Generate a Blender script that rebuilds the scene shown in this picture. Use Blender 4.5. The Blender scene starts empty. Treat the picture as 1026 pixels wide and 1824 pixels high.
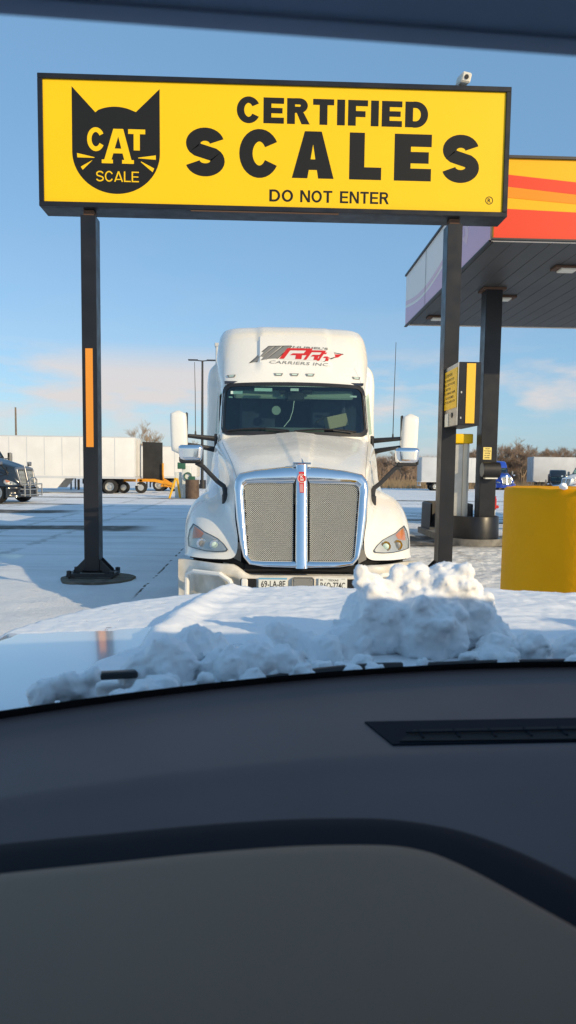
import bpy, bmesh, math, random
from math import radians, sin, cos, pi, tan
from mathutils import Vector, Matrix, noise
from mathutils.bvhtree import BVHTree

sc = bpy.context.scene
C = sc.collection
# ------------------------------------------------------------------ camera
cam = bpy.data.cameras.new('camera'); cam_o = bpy.data.objects.new('camera', cam); C.objects.link(cam_o)
sc.camera = cam_o
cam.sensor_fit = 'VERTICAL'; cam.sensor_height = 36; cam.lens = 26.25; cam.shift_y = 42/1824
cam.clip_start = 0.02; cam.clip_end = 3000
cam_o.matrix_world = Matrix.Translation((0,0,1.8)) @ Matrix.Rotation(radians(-2),4,'Z') @ Matrix.Rotation(radians(85),4,'X') @ Matrix.Rotation(radians(.7),4,'Z')
cam.dof.use_dof = True; cam.dof.focus_distance = 9.0; cam.dof.aperture_fstop = 8.75
# ------------------------------------------------------------------ sky, sun, exposure
SUN_EL, SUN_AZ = 21.0, 136.0
world = bpy.data.worlds.new("World"); sc.world = world; world.use_nodes = True
nt = world.node_tree; N = nt.nodes; L = nt.links
bg = N['Background']
sky = N.new('ShaderNodeTexSky'); sky.sky_type = 'NISHITA'; sky.sun_disc = False
sky.sun_elevation = radians(SUN_EL); sky.sun_rotation = radians(SUN_AZ)
sky.air_density = 1.0; sky.dust_density = .8; sky.ozone_density = 2.4; sky.altitude = 200
tc = N.new('ShaderNodeTexCoord'); sep = N.new('ShaderNodeSeparateXYZ'); L.new(tc.outputs['Generated'], sep.inputs[0])
mp = N.new('ShaderNodeMapping'); mp.inputs['Scale'].default_value = (3.0, 3.0, 11); mp.inputs['Location'].default_value = (0.7, 0, 0)
L.new(tc.outputs['Generated'], mp.inputs[0])
nz = N.new('ShaderNodeTexNoise'); nz.inputs['Scale'].default_value = 1.5; nz.inputs['Detail'].default_value = 7; nz.inputs['Roughness'].default_value = .55
L.new(mp.outputs[0], nz.inputs['Vector'])
cr = N.new('ShaderNodeValToRGB'); cr.color_ramp.elements[0].position = .44; cr.color_ramp.elements[1].position = .58
L.new(nz.outputs['Fac'], cr.inputs[0])
band = N.new('ShaderNodeValToRGB')      # clouds only in a low band above the horizon
be = band.color_ramp.elements
be[0].position = 0.0; be[0].color = (.6,.6,.6,1); be[1].position = .30; be[1].color = (0,0,0,1)
for p, v in ((.05,.45), (.085,1), (.125,.9), (.16,.08)):
    e = be.new(p); e.color = (v,v,v,1)
L.new(sep.outputs['Z'], band.inputs[0])
mu = N.new('ShaderNodeMath'); mu.operation = 'MULTIPLY'; L.new(cr.outputs[0], mu.inputs[0]); L.new(band.outputs[0], mu.inputs[1])
mu2 = N.new('ShaderNodeMath'); mu2.operation = 'MULTIPLY'; mu2.inputs[1].default_value = .95; L.new(mu.outputs[0], mu2.inputs[0])
mx = N.new('ShaderNodeMixRGB'); mx.inputs['Color2'].default_value = (4.8,4.4,4.3,1)
veil = N.new('ShaderNodeMixRGB'); veil.inputs['Fac'].default_value = .5; veil.inputs['Color2'].default_value = (1.35,2.85,4.6,1)   # thin high haze
L.new(sky.outputs[0], veil.inputs['Color1'])
L.new(mu2.outputs[0], mx.inputs['Fac']); L.new(veil.outputs[0], mx.inputs['Color1']); L.new(mx.outputs[0], bg.inputs['Color'])
bg.inputs['Strength'].default_value = 0.15
sd = bpy.data.lights.new('sun', 'SUN'); sun = bpy.data.objects.new('sun', sd); C.objects.link(sun)
sd.energy = 3.6; sd.angle = radians(.5); sd.color = (1, .77, .47)
sv = Vector((sin(radians(SUN_AZ))*cos(radians(SUN_EL)), cos(radians(SUN_AZ))*cos(radians(SUN_EL)), sin(radians(SUN_EL))))
sun.location = sv*50; sun.rotation_euler = sv.to_track_quat('Z','Y').to_euler()
sc.view_settings.view_transform = 'Standard'; sc.view_settings.look = 'None'
sc.view_settings.exposure = 0.13; sc.view_settings.gamma = 1.0

# ------------------------------------------------------------------ materials
def mat(name, col, rough=.5, metal=0., var=.0, vscale=3., bump=0., bscale=20., coat=0., spec=.5, col2=None, emit=0, rvar=0, bdist=.01):
    m = bpy.data.materials.new(name); m.use_nodes = True; t = m.node_tree; p = t.nodes['Principled BSDF']
    p.inputs['Base Color'].default_value = (*col,1); p.inputs['Roughness'].default_value = rough
    p.inputs['Metallic'].default_value = metal; p.inputs['Coat Weight'].default_value = coat
    p.inputs['Coat Roughness'].default_value = .06
    p.inputs['Specular IOR Level'].default_value = spec
    co = t.nodes.new('ShaderNodeTexCoord')
    if var > 0 or col2:
        n = t.nodes.new('ShaderNodeTexNoise'); n.inputs['Scale'].default_value = vscale; n.inputs['Detail'].default_value = 6
        t.links.new(co.outputs['Object'], n.inputs['Vector'])
        r = t.nodes.new('ShaderNodeValToRGB'); r.color_ramp.elements[0].position = .35; r.color_ramp.elements[1].position = .68
        a = col2 or tuple(c*(1-var) for c in col)
        r.color_ramp.elements[0].color = (*a,1); r.color_ramp.elements[1].color = (*col,1)
        t.links.new(n.outputs['Fac'], r.inputs[0]); t.links.new(r.outputs[0], p.inputs['Base Color'])
    if rvar > 0:
        n = t.nodes.new('ShaderNodeTexNoise'); n.inputs['Scale'].default_value = vscale*2.3; n.inputs['Detail'].default_value = 5
        t.links.new(co.outputs['Object'], n.inputs['Vector'])
        q = t.nodes.new('ShaderNodeMapRange'); q.inputs['From Min'].default_value = .3; q.inputs['From Max'].default_value = .7
        q.inputs['To Min'].default_value = max(0,rough-rvar); q.inputs['To Max'].default_value = rough+rvar
        t.links.new(n.outputs['Fac'], q.inputs['Value']); t.links.new(q.outputs[0], p.inputs['Roughness'])
    if bump > 0:
        n = t.nodes.new('ShaderNodeTexNoise'); n.inputs['Scale'].default_value = bscale; n.inputs['Detail'].default_value = 5
        t.links.new(co.outputs['Object'], n.inputs['Vector'])
        b = t.nodes.new('ShaderNodeBump'); b.inputs['Strength'].default_value = bump; b.inputs['Distance'].default_value = bdist
        t.links.new(n.outputs['Fac'], b.inputs['Height']); t.links.new(b.outputs[0], p.inputs['Normal'])
    if emit: p.inputs['Emission Color'].default_value = (*col,1); p.inputs['Emission Strength'].default_value = emit
    return m
def glass_mat(name, tint, refl=.08, rough=.02, graze=.35):
    m = bpy.data.materials.new(name); m.use_nodes = True; t = m.node_tree; t.nodes.remove(t.nodes['Principled BSDF'])
    out = t.nodes['Material Output']; tr = t.nodes.new('ShaderNodeBsdfTransparent'); gl = t.nodes.new('ShaderNodeBsdfGlossy')
    mixs = t.nodes.new('ShaderNodeMixShader'); lw = t.nodes.new('ShaderNodeLayerWeight'); lw.inputs['Blend'].default_value = .25
    mr = t.nodes.new('ShaderNodeMapRange'); mr.inputs['To Min'].default_value = refl; mr.inputs['To Max'].default_value = min(1,refl+graze)
    tr.inputs[0].default_value = (*tint,1); gl.inputs['Roughness'].default_value = rough
    t.links.new(lw.outputs['Fresnel'], mr.inputs['Value']); t.links.new(mr.outputs[0], mixs.inputs[0])
    t.links.new(tr.outputs[0], mixs.inputs[1]); t.links.new(gl.outputs[0], mixs.inputs[2]); t.links.new(mixs.outputs[0], out.inputs[0])
    return m
M = {}
M['white'] = mat('white_paint', (.84,.82,.76), .26, var=.03, vscale=1.6, coat=.35, rvar=.08)
M['white_tr'] = mat('trailer_white', (.78,.77,.74), .45, var=.10, vscale=.8)
M['grey_tr'] = mat('trailer_grey', (.60,.62,.64), .5, var=.1, vscale=.8)
M['white_dirty'] = mat('salted_white_paint', (.80,.77,.70), .42, var=.06, vscale=3.5, col2=(.50,.46,.38), rvar=.1)
M['chrome'] = mat('chrome', (.82,.83,.85), .10, metal=1, rvar=.05, vscale=4)
M['steel'] = mat('brushed_steel', (.50,.48,.44), .38, metal=.85, var=.15, vscale=6)
M['mesh'] = mat('grille_wire', (.74,.76,.72), .42, metal=.45)
M['black'] = mat('black_plastic', (.022,.022,.024), .5, var=.3, vscale=8)
M['blackp'] = mat('black_powder_coat', (.015,.016,.020), .36, var=.3, vscale=2, rvar=.08, spec=.35)
M['void'] = mat('dark_cavity', (.008,.008,.009), .9)
M['rubber'] = mat('rubber', (.025,.024,.023), .85, var=.4, vscale=12)
M['yellow'] = mat('sign_yellow', (.88,.55,.004), .45, var=.03, vscale=1.0, spec=.3)
M['signblk'] = mat('sign_black', (.012,.013,.014), .6, spec=.2)
M['orange_ref'] = mat('orange_reflector', (.80,.28,.008), .35, coat=.5)
M['yellow_ref'] = mat('yellow_reflector', (.90,.50,.01), .35, coat=.5)
M['conc_yel'] = mat('yellow_painted_concrete', (1.0,.42,.002), .6, spec=.10, var=.07, vscale=2.6, bump=.5, bscale=26, bdist=.006)
M['conc'] = mat('concrete', (.26,.25,.23), .85, var=.4, vscale=5, bump=.4, bscale=40)
M['dirt'] = mat('dirt_patch', (.17,.145,.11), .95, var=.5, vscale=6, bump=.5, bscale=30)
M['red'] = mat('red_decal', (.62,.025,.02), .35)
M['greyd'] = mat('grey_decal', (.22,.22,.21), .4)
M['amber'] = mat('amber_lens', (.68,.24,.08), .2, coat=1)
M['lens'] = glass_mat('clear_lens', (.93,.95,.95), .10)
M['reflector'] = mat('lamp_reflector', (.66,.63,.57), .26, metal=.5)
M['ws'] = glass_mat('windscreen_glass', (.56,.74,.70), .10)
M['ownws'] = glass_mat('own_windscreen', (.97,.985,.985), .002, .01, .015)
M['plate'] = mat('plate_white', (.72,.73,.68), .45)
M['plateb'] = mat('plate_blue', (.16,.38,.55), .45)
M['navy'] = mat('navy_curtain', (.028,.045,.085), .9, var=.4, vscale=9)
M['visor'] = mat('grey_visor', (.30,.36,.32), .8)
M['sticker'] = mat('sticker', (.55,.70,.62), .6)
M['tan'] = mat('tan_card', (.40,.31,.20), .8)
M['blue'] = mat('blue_paint', (.015,.06,.42), .3, coat=.6)
M['darkpaint'] = mat('dark_paint', (.018,.024,.034), .22, coat=.8, var=.2)
M['rim'] = mat('alloy_rim', (.62,.62,.60), .35, metal=.7)
M['fas_y'] = mat('fascia_yellow', (.92,.45,.004), .45, spec=.25)
M['fas_r'] = mat('fascia_red', (.75,.06,.022), .45, spec=.25)
M['fas_o'] = mat('fascia_orange', (.88,.27,.008), .45, spec=.25)
M['fas_w'] = mat('fascia_white', (.90,.80,.70), .4)
M['fas_p'] = mat('fascia_purple', (.70,.42,.54), .4)
M['fas_p2'] = mat('fascia_mauve', (.80,.52,.56), .4)
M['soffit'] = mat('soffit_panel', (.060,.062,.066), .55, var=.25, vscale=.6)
M['lamp'] = mat('lamp_lens', (.75,.73,.65), .4)
M['rust'] = mat('rusty_bracket', (.10,.055,.035), .8)
M['bark'] = mat('bark', (.17,.125,.085), .9, var=.35, vscale=2)
M['twig'] = mat('twig', (.40,.29,.21), .9, var=.35, vscale=.5)
M['twig2'] = mat('twig_tan', (.50,.36,.23), .9, var=.35, vscale=.5)
M['weed'] = mat('dry_weeds', (.34,.25,.15), .95, var=.4, vscale=.7)
M['board'] = mat('black_board', (.028,.028,.028), .8, var=.5, vscale=1.5)
M['equip'] = mat('equipment_orange', (.80,.33,.01), .5, var=.25, vscale=4)
M['wood'] = mat('weathered_wood', (.22,.17,.12), .9, var=.4, vscale=6)
M['green'] = mat('green_plastic', (.03,.12,.07), .5)
M['brown'] = mat('brown_drum', (.14,.09,.06), .7, var=.4, vscale=4)
M['notice'] = mat('yellow_notice', (.86,.68,.20), .5)
M['handle_red'] = mat('red_plastic', (.55,.02,.015), .4)
M['camw'] = mat('camera_white', (.70,.66,.56), .5)
def snow_mat(name, grain=1.0):
    m = bpy.data.materials.new(name); m.use_nodes = True; t = m.node_tree; p = t.nodes['Principled BSDF']
    p.inputs['Base Color'].default_value = (.94,.95,.96,1); p.inputs['Roughness'].default_value = .6
    p.inputs['Specular IOR Level'].default_value = .25
    p.inputs['Subsurface Weight'].default_value = .12; p.inputs['Subsurface Radius'].default_value = (.02,.02,.022); p.inputs['Subsurface Scale'].default_value = .5
    co = t.nodes.new('ShaderNodeTexCoord')
    a = t.nodes.new('ShaderNodeTexNoise'); a.inputs['Scale'].default_value = 22*grain; a.inputs['Detail'].default_value = 8; a.inputs['Roughness'].default_value = .7
    t.links.new(co.outputs['Object'], a.inputs['Vector'])
    b = t.nodes.new('ShaderNodeBump'); b.inputs['Strength'].default_value = .55; b.inputs['Distance'].default_value = .012/grain
    t.links.new(a.outputs['Fac'], b.inputs['Height']); t.links.new(b.outputs[0], p.inputs['Normal'])
    return m
M['snow'] = snow_mat('snow'); M['snowfine'] = snow_mat('snow_fine', 4.0)

# ------------------------------------------------------------------ helpers
def rotz(a): return Matrix.Rotation(a,4,'Z')
class MB:
    def __init__(s): s.bm = bmesh.new()
    def box(s, c, d, bev=0, rot=None, seg=None):
        seg = seg or (1 if bev <= .02 else 3)
        r = bmesh.ops.create_cube(s.bm, size=1.0)['verts']
        m = Matrix.Translation(c) @ (rot.to_4x4() if rot else Matrix.Identity(4)) @ Matrix.Diagonal((*d,1))
        bmesh.ops.transform(s.bm, matrix=m, verts=r)
        if bev:
            es = list({e for v in r for e in v.link_edges})
            bmesh.ops.bevel(s.bm, geom=es, offset=bev, segments=seg, profile=.5, affect='EDGES')
        return s
    def cyl(s, a, b, r, r2=None, n=16, cap=True):
        a = Vector(a); b = Vector(b); r2 = r if r2 is None else r2; d = (b-a)
        q = d.to_track_quat('Z','Y'); x = q @ Vector((1,0,0)); y = q @ Vector((0,1,0))
        A = []; B = []
        for i in range(n):
            t = 2*pi*i/n; o = x*cos(t)+y*sin(t)
            A.append(s.bm.verts.new(a+o*r)); B.append(s.bm.verts.new(b+o*r2))
        for i in range(n):
            j = (i+1)%n; s.bm.faces.new((A[i],A[j],B[j],B[i]))
        if cap: s.bm.faces.new(A[::-1]); s.bm.faces.new(B)
        return s
    def tube(s, pts, r, n=8):
        pts = [Vector(p) for p in pts]; rings = []
        rr = r if isinstance(r,(list,tuple)) else [r]*len(pts)
        up = Vector((0,0,1))
        for i,p in enumerate(pts):
            d = (pts[min(i+1,len(pts)-1)]-pts[max(i-1,0)]).normalized()
            if abs(d.dot(up)) > .95: up = Vector((1,0,0))
            x = d.cross(up).normalized(); y = x.cross(d).normalized(); up = y
            rings.append([s.bm.verts.new(p+(x*cos(2*pi*k/n)+y*sin(2*pi*k/n))*rr[i]) for k in range(n)])
        for i in range(len(rings)-1):
            for k in range(n):
                j = (k+1)%n; s.bm.faces.new((rings[i][k],rings[i][j],rings[i+1][j],rings[i+1][k]))
        s.bm.faces.new(rings[0][::-1]); s.bm.faces.new(rings[-1]); return s
    def prism(s, pts, off):
        off = Vector(off); A = [s.bm.verts.new(Vector(p)) for p in pts]; B = [s.bm.verts.new(Vector(p)+off) for p in pts]
        n = len(pts)
        fa = s.bm.faces.new(A); fb = s.bm.faces.new(B[::-1])
        for i in range(n):
            j = (i+1)%n; s.bm.faces.new((A[j],A[i],B[i],B[j]))
        return s
    def grid(s, rows, closed=False, skip=None):
        V = [[s.bm.verts.new(Vector(p)) for p in r] for r in rows]
        for i in range(len(V)-1):
            n = len(V[i])
            for j in range(n if closed else n-1):
                k = (j+1)%n
                q = (V[i][j],V[i][k],V[i+1][k],V[i+1][j])
                if skip:
                    c = (q[0].co+q[1].co+q[2].co+q[3].co)/4
                    if skip(c): continue
                try: s.bm.faces.new(q)
                except ValueError: pass
        return s
    def poly(s, pts):
        s.bm.faces.new([s.bm.verts.new(Vector(p)) for p in pts]); return s
    def obj(s, name, m, parent=None, sharp=28, recalc=True, weld=0.0):
        bm = s.bm
        loose = [v for v in bm.verts if not v.link_faces]
        if loose: bmesh.ops.delete(bm, geom=loose, context='VERTS')
        if weld: bmesh.ops.remove_doubles(bm, verts=bm.verts, dist=weld)
        if recalc: bmesh.ops.recalc_face_normals(bm, faces=bm.faces)
        for f in bm.faces: f.smooth = True
        a = radians(sharp)
        for e in bm.edges:
            if len(e.link_faces) == 2 and e.calc_face_angle(0) > a: e.smooth = False
        me = bpy.data.meshes.new(name); bm.to_mesh(me); bm.free()
        if m: me.materials.append(m)
        o = bpy.data.objects.new(name, me); C.objects.link(o)
        if parent: o.parent = parent
        return o
def tag(o, label=None, cat=None, group=None, kind=None):
    if label: o['label'] = label
    if cat: o['category'] = cat
    if group: o['group'] = group
    if kind: o['kind'] = kind
    return o
def thing(name, label, cat, loc=(0,0,0), rz=0, group=None):
    o = bpy.data.objects.new(name, None); C.objects.link(o); o.empty_display_size = .3
    o.location = loc; o.rotation_euler = (0,0,rz); return tag(o, label, cat, group)
def kids(o): return [x for x in bpy.data.objects if x.parent == o]
def copy_tree(o, parent=None):
    c = o.copy(); C.objects.link(c); c.parent = parent
    for k in kids(o): copy_tree(k, c)
    return c
def crom(P, t):
    n = len(P)-1; t = min(max(t,0),.999999)*n; i = int(t); f = t-i
    p0 = P[max(i-1,0)]; p1 = P[i]; p2 = P[i+1]; p3 = P[min(i+2,n)]
    return tuple(.5*((2*b)+(c-a)*f+(2*a-5*b+4*c-d)*f*f+(-a+3*b-3*c+d)*f**3) for a,b,c,d in zip(p0,p1,p2,p3))
def sstep(a, b, x):
    t = min(max((x-a)/(b-a),0),1); return t*t*(3-2*t)
def fbm(p, o=4):
    v = 0; a = .5; q = Vector(p)
    for _ in range(o): v += a*noise.noise(q); q = q*2.03+Vector((7.1,3.3,1.7)); a *= .5
    return v
def rrect(x0, x1, z0, z1, r, n=6, shear=None):
    out = []
    for cx, cz, a0 in ((x1-r,z1-r,0),(x0+r,z1-r,90),(x0+r,z0+r,180),(x1-r,z0+r,270)):
        for k in range(n+1):
            a = radians(a0+90*k/n); out.append((cx+r*cos(a), cz+r*sin(a)))
    return out

# ---- heavy grotesque letters made of strokes: each returns (polygons, width) in a box of height 1
def strip(pts, t):
    L_ = []; R_ = []
    n = len(pts); closed = pts[0] == pts[-1]
    for i,(x,y) in enumerate(pts):
        if closed: a = pts[i-1] if i > 0 else pts[-2]; b = pts[i+1] if i < n-1 else pts[1]
        else: a = pts[max(i-1,0)]; b = pts[min(i+1,n-1)]
        dx, dy = b[0]-a[0], b[1]-a[1]; l = math.hypot(dx,dy) or 1; nx, ny = -dy/l, dx/l
        L_.append((x+nx*t/2,y+ny*t/2)); R_.append((x-nx*t/2,y-ny*t/2))
    return [[L_[i],L_[i+1],R_[i+1],R_[i]] for i in range(n-1)]
def arc(cx, cy, rx, ry, a0, a1, n=18):
    return [(cx+rx*cos(radians(a0+(a1-a0)*k/n)), cy+ry*sin(radians(a0+(a1-a0)*k/n))) for k in range(n+1)]
def rc(x0,y0,x1,y1): return [[(x0,y0),(x1,y0),(x1,y1),(x0,y1)]]
def glyph(ch, t=.24):
    h = t/2; v = t*.86            # v: thickness of horizontals
    hv = v/2
    if ch == 'I': return rc(0,0,t,1), t
    if ch == 'L': return rc(0,0,t,1)+rc(t,0,.66,v), .66
    if ch == 'T': return rc(.24+.12-h,0,.36+h,1-v)+rc(0,1-v,.72,1), .72
    if ch == 'E': return rc(0,0,t,1)+rc(t,0,.70,v)+rc(t,1-v,.70,1)+rc(t,.5-hv*.92,.65,.5+hv*.92), .70
    if ch == 'F': return rc(0,0,t,1)+rc(t,1-v,.68,1)+rc(t,.46-hv,.60,.46+hv), .68
    if ch == 'D':
        w = .80; return rc(0,0,t,1)+strip([(t,1-hv),(.34,1-hv)]+arc(.36,.5,w-h-.36,.5-hv,88,-88)+[(.34,hv),(t,hv)], (t+v)/2), w
    if ch == 'O':
        w = .84; p = arc(w/2,.5,w/2-h,.5-hv,0,360,32); p[-1] = p[0]; return strip(p,(t+v)/2), w
    if ch == 'C':
        w = .82; return strip(arc(w/2+.01,.5,w/2-h,.51-hv,30,330,28),(t+v)/2), w
    if ch == 'S':
        w = .76; ry = (1-v)/4; rx = w/2-h
        p = arc(w/2,1-hv-ry,rx*.95,ry,12,226,18)+arc(w/2,hv+ry,rx,ry,46,-168,18); return strip(p,(t*.55+v*.5)), w
    if ch == 'A':
        w = .86; s_ = .30; c = w/2
        return [[(0,0),(t*1.03,0),(c+.02,.86),(c+.02,1),(c-t*.56,1)]]+[[(w,0),(w-t*1.03,0),(c-.02,.86),(c-.02,1),(c+t*.56,1)]]+rc(.2,.18,w-.2,.18+v*.85), w
    if ch == 'R':
        w = .78; return rc(0,0,t,1)+strip([(t,1-hv),(.40,1-hv)]+arc(.42,.72,w-.06-h-.42,.28-hv,88,-88)+[(.40,.44+hv),(t,.44+hv)],(t+v)/2*.96)+[[(.32,.46),(.56,.46),(w,0),(w-t*1.05,0)]], w
    if ch == 'N': return rc(0,0,t*.92,1)+rc(.78-t*.92,0,.78,1)+[[(0,1),(t*1.05,1),(.78,0),(.78-t*1.05,0)]], .78
    return [], .35
def letters(word, x0, x1, z0, z1, t=.24, gap=.12):
    """polygons of a word fitted in the rectangle"""
    out = []; x = 0
    for ch in word:
        g, w = glyph(ch, t)
        for p in g: out.append([(x+a,b) for a,b in p])
        x += w+gap
    W = x-gap; s = (x1-x0)/W
    return [[(x0+a*s, z0+b*(z1-z0)) for a,b in p] for p in out]
def text_polys(s, x0, x1, z0, z1, bold=.0):
    c = bpy.data.curves.new('txt','FONT'); c.body = s; c.offset = bold; c.resolution_u = 2
    o = bpy.data.objects.new('txt', c); C.objects.link(o)
    dg = bpy.context.evaluated_depsgraph_get(); me = o.evaluated_get(dg).to_mesh()
    vs = [tuple(v.co) for v in me.vertices]; fs = [tuple(p.vertices) for p in me.polygons]
    bpy.data.objects.remove(o); bpy.data.curves.remove(c)
    ax = [v[0] for v in vs]; ay = [v[1] for v in vs]; a0, a1, b0, b1 = min(ax), max(ax), min(ay), max(ay)
    return [[(x0+(vs[i][0]-a0)/(a1-a0)*(x1-x0), z0+(vs[i][1]-b0)/(b1-b0)*(z1-z0)) for i in f] for f in fs]
def flat_decal(polys, fn, name, m, parent, step=0.00006):
    mb = MB()
    for k,p in enumerate(polys):
        try: mb.poly([fn(a,b,(k%5)*step) for a,b in p])
        except ValueError: pass
    return mb.obj(name, m, parent, recalc=False)

# ------------------------------------------------------------------ GROUND
def gz(x, y):
    return -.5*sstep(50,92,y)*sstep(2,12,x)
def ground():
    xs = []; x = -9.0
    while x < 14: xs.append(x); x += .13
    xs = [-1500,-700,-350,-180,-110,-70,-45,-30,-22,-17,-14,-11.5,-10]+xs+[15,17,20,24,29,35,45,60,80,120,200,400,800,1500]
    ys = []; y = 2.0
    while y < 22: ys.append(y); y += .10
    while y < 60: ys.append(y); y += .8
    ys = [-300,-100,-40,-15,-6,-2,0,1]+ys+[64,70,78,86,92,100,120,150,200,300,500,900,1800]
    rows = []
    for y in ys:
        r = []
        for x in xs:
            z = gz(x,y)
            if 2 <= y < 60 and -10 < x < 15:
                rough = .016+.085*sstep(1.6,2.6,x)*(1-sstep(15,19,y))+.045*(1-sstep(9,13,y))*sstep(-2.2,-3.2,x)
                z += rough*fbm((x*1.9,y*1.9,.3),4) + .02*fbm((x*.5,y*.5,5),2)
                z += .05*rough/.05*max(0,noise.noise(Vector((x*4.2,y*4.2,2))))*.6
            r.append((x,y,z))
        rows.append(r)
    g = MB(); g.grid(rows); o = g.obj('ground', None, sharp=180); 
    m = bpy.data.materials.new('snowy_ground'); m.use_nodes = True; t = m.node_tree; n = t.nodes; l = t.links; p = n['Principled BSDF']
    co = n.new('ShaderNodeTexCoord'); sp = n.new('ShaderNodeSeparateXYZ'); l.new(co.outputs['Object'], sp.inputs[0])
    def nzt(scale, detail=6, vec=None, rough=.6, sc=(1,1,1)):
        k = n.new('ShaderNodeTexNoise'); k.inputs['Scale'].default_value = scale; k.inputs['Detail'].default_value = detail; k.inputs['Roughness'].default_value = rough
        mpp = n.new('ShaderNodeMapping'); mpp.inputs['Scale'].default_value = sc; l.new(co.outputs['Object'], mpp.inputs[0]); l.new(mpp.outputs[0], k.inputs['Vector']); return k.outputs['Fac']
    def mth(op, a, b=None, c=None, clamp=False):
        k = n.new('ShaderNodeMath'); k.operation = op; k.use_clamp = clamp
        for i,q in enumerate((a,b,c)):
            if q is None: continue
            if isinstance(q,(int,float)): k.inputs[i].default_value = q
            else: l.new(q, k.inputs[i])
        return k.outputs[0]
    def bandm(coord, a, b, soft):     # 1 inside a..b
        u = n.new('ShaderNodeMapRange'); u.interpolation_type='SMOOTHSTEP'; u.inputs['From Min'].default_value = a-soft; u.inputs['From Max'].default_value = a+soft; l.new(coord,u.inputs['Value'])
        v = n.new('ShaderNodeMapRange'); v.interpolation_type='SMOOTHSTEP'; v.inputs['From Min'].default_value = b+soft; v.inputs['From Max'].default_value = b-soft; l.new(coord,v.inputs['Value'])
        return mth('MULTIPLY',u.outputs[0],v.outputs[0])
    X, Y = sp.outputs[0], sp.outputs[1]
    big = nzt(.35,5,sc=(.35,1,1)); fine = nzt(2.5,8)
    wob = mth('MULTIPLY_ADD', mth('SUBTRACT',big,.5), 3.0, Y)
    wobx = mth('MULTIPLY_ADD', mth('SUBTRACT',fine,.5), .8, X)
    thr = mth('MULTIPLY_ADD', mth('SUBTRACT', fine, .5), 1.5, 0)
    s1 = mth('MULTIPLY', bandm(wob, 21.5, 23.3, .3), bandm(wobx, -40, -3.6, .6))
    s2 = mth('MULTIPLY', bandm(wob, 29.6, 31.8, .4), bandm(wobx, -60, -7.8, .8))
    s3 = mth('MULTIPLY', bandm(wob, 17.7, 21.0, .4), bandm(wobx, 3.3, 16, .5))
    s4 = mth('MULTIPLY', bandm(wob, 45.5, 46.6, .4), bandm(wobx, -60, 30, .8))
    s5 = mth('MULTIPLY', bandm(wob, 36.5, 37.8, .3), bandm(wobx, -60, -9, .8))
    s6 = mth('MULTIPLY', bandm(wob, 26, 33, .5), mth('MULTIPLY', bandm(wobx, 4.5, 30, .8), mth('GREATER_THAN', nzt(1.2,6,sc=(.25,1,1)), .52)))
    asum = mth('ADD',mth('ADD',s1,s2),mth('ADD',s3,mth('ADD',s4,mth('ADD',s5,s6))), clamp=True)
    ruts = None
    brk = mth('GREATER_THAN', nzt(.9,6,sc=(.3,.6,1)), .46)
    for coord, ps, w in ((wob,(25.2,27.1,33.6,35.5,41.0),.16),(wobx,(-5.4,-7.3,-11.5,-13.3,2.6,4.4),.10)):
        for p_ in ps:
            q_ = bandm(coord, p_-w, p_+w, .08); ruts = q_ if ruts is None else mth('MAXIMUM', ruts, q_)
    asum = mth('ADD', asum, mth('MULTIPLY', asum, thr), clamp=True)
    asum = mth('MAXIMUM', asum, mth('MULTIPLY', mth('MULTIPLY', ruts, brk), mth('MULTIPLY_ADD', bandm(Y, 13, 400, 3), .34, .0)))
    # joint of the scale deck showing through the snow
    crk = mth('MULTIPLY', bandm(mth('MULTIPLY_ADD', mth('SUBTRACT',fine,.5), .10, X), -1.80, -1.765, .010), bandm(Y, 10.5, 18, .4))
    crk = mth('MULTIPLY', crk, mth('GREATER_THAN', nzt(3.0,4,sc=(.1,1,1)), .50))
    cfac = mth('MAXIMUM', asum, crk)
    # thin snow with the grey surface below shining through
    thin = mth('MULTIPLY', mth('GREATER_THAN', nzt(6,8,rough=.7), .62), .10)
    cfac = mth('MAXIMUM', cfac, thin)
    r = n.new('ShaderNodeValToRGB'); r.color_ramp.elements[0].position=.35; r.color_ramp.elements[1].position=.7
    r.color_ramp.elements[0].color = (.055,.05,.043,1); r.color_ramp.elements[1].color = (.17,.15,.12,1); l.new(nzt(1.7,8), r.inputs[0])
    s = n.new('ShaderNodeValToRGB'); s.color_ramp.elements[0].position=.3; s.color_ramp.elements[1].position=.62
    s.color_ramp.elements[0].color = (.77,.78,.79,1); s.color_ramp.elements[1].color = (.91,.92,.93,1); l.new(nzt(.8,9,sc=(.4,1,1)), s.inputs[0])
    streak = n.new('ShaderNodeMapRange'); streak.inputs['From Min'].default_value = .52; streak.inputs['From Max'].default_value = .66; l.new(nzt(1.0,8,rough=.65,sc=(.10,1.6,1)), streak.inputs['Value'])
    far = bandm(Y, 14, 300, 4)
    stf = mth('MULTIPLY', mth('MULTIPLY', streak.outputs[0], far), .45)
    s2_ = n.new('ShaderNodeMixRGB'); l.new(stf, s2_.inputs[0]); l.new(s.outputs[0], s2_.inputs[1]); s2_.inputs[2].default_value = (.34,.33,.31,1); s = s2_
    mixc = n.new('ShaderNodeMixRGB'); l.new(cfac, mixc.inputs[0]); l.new(s.outputs[0], mixc.inputs[1]); l.new(r.outputs[0], mixc.inputs[2])
    l.new(mixc.outputs[0], p.inputs['Base Color']); p.inputs['Roughness'].default_value = .7; p.inputs['Specular IOR Level'].default_value = .2
    vo = n.new('ShaderNodeTexVoronoi'); vo.inputs['Scale'].default_value = 7; vo.feature = 'SMOOTH_F1'
    l.new(co.outputs['Object'], vo.inputs['Vector'])
    tramp = mth('MULTIPLY', mth('MULTIPLY', vo.outputs['Distance'], 1.6), bandm(wobx, 1.9, 40, .8))
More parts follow.
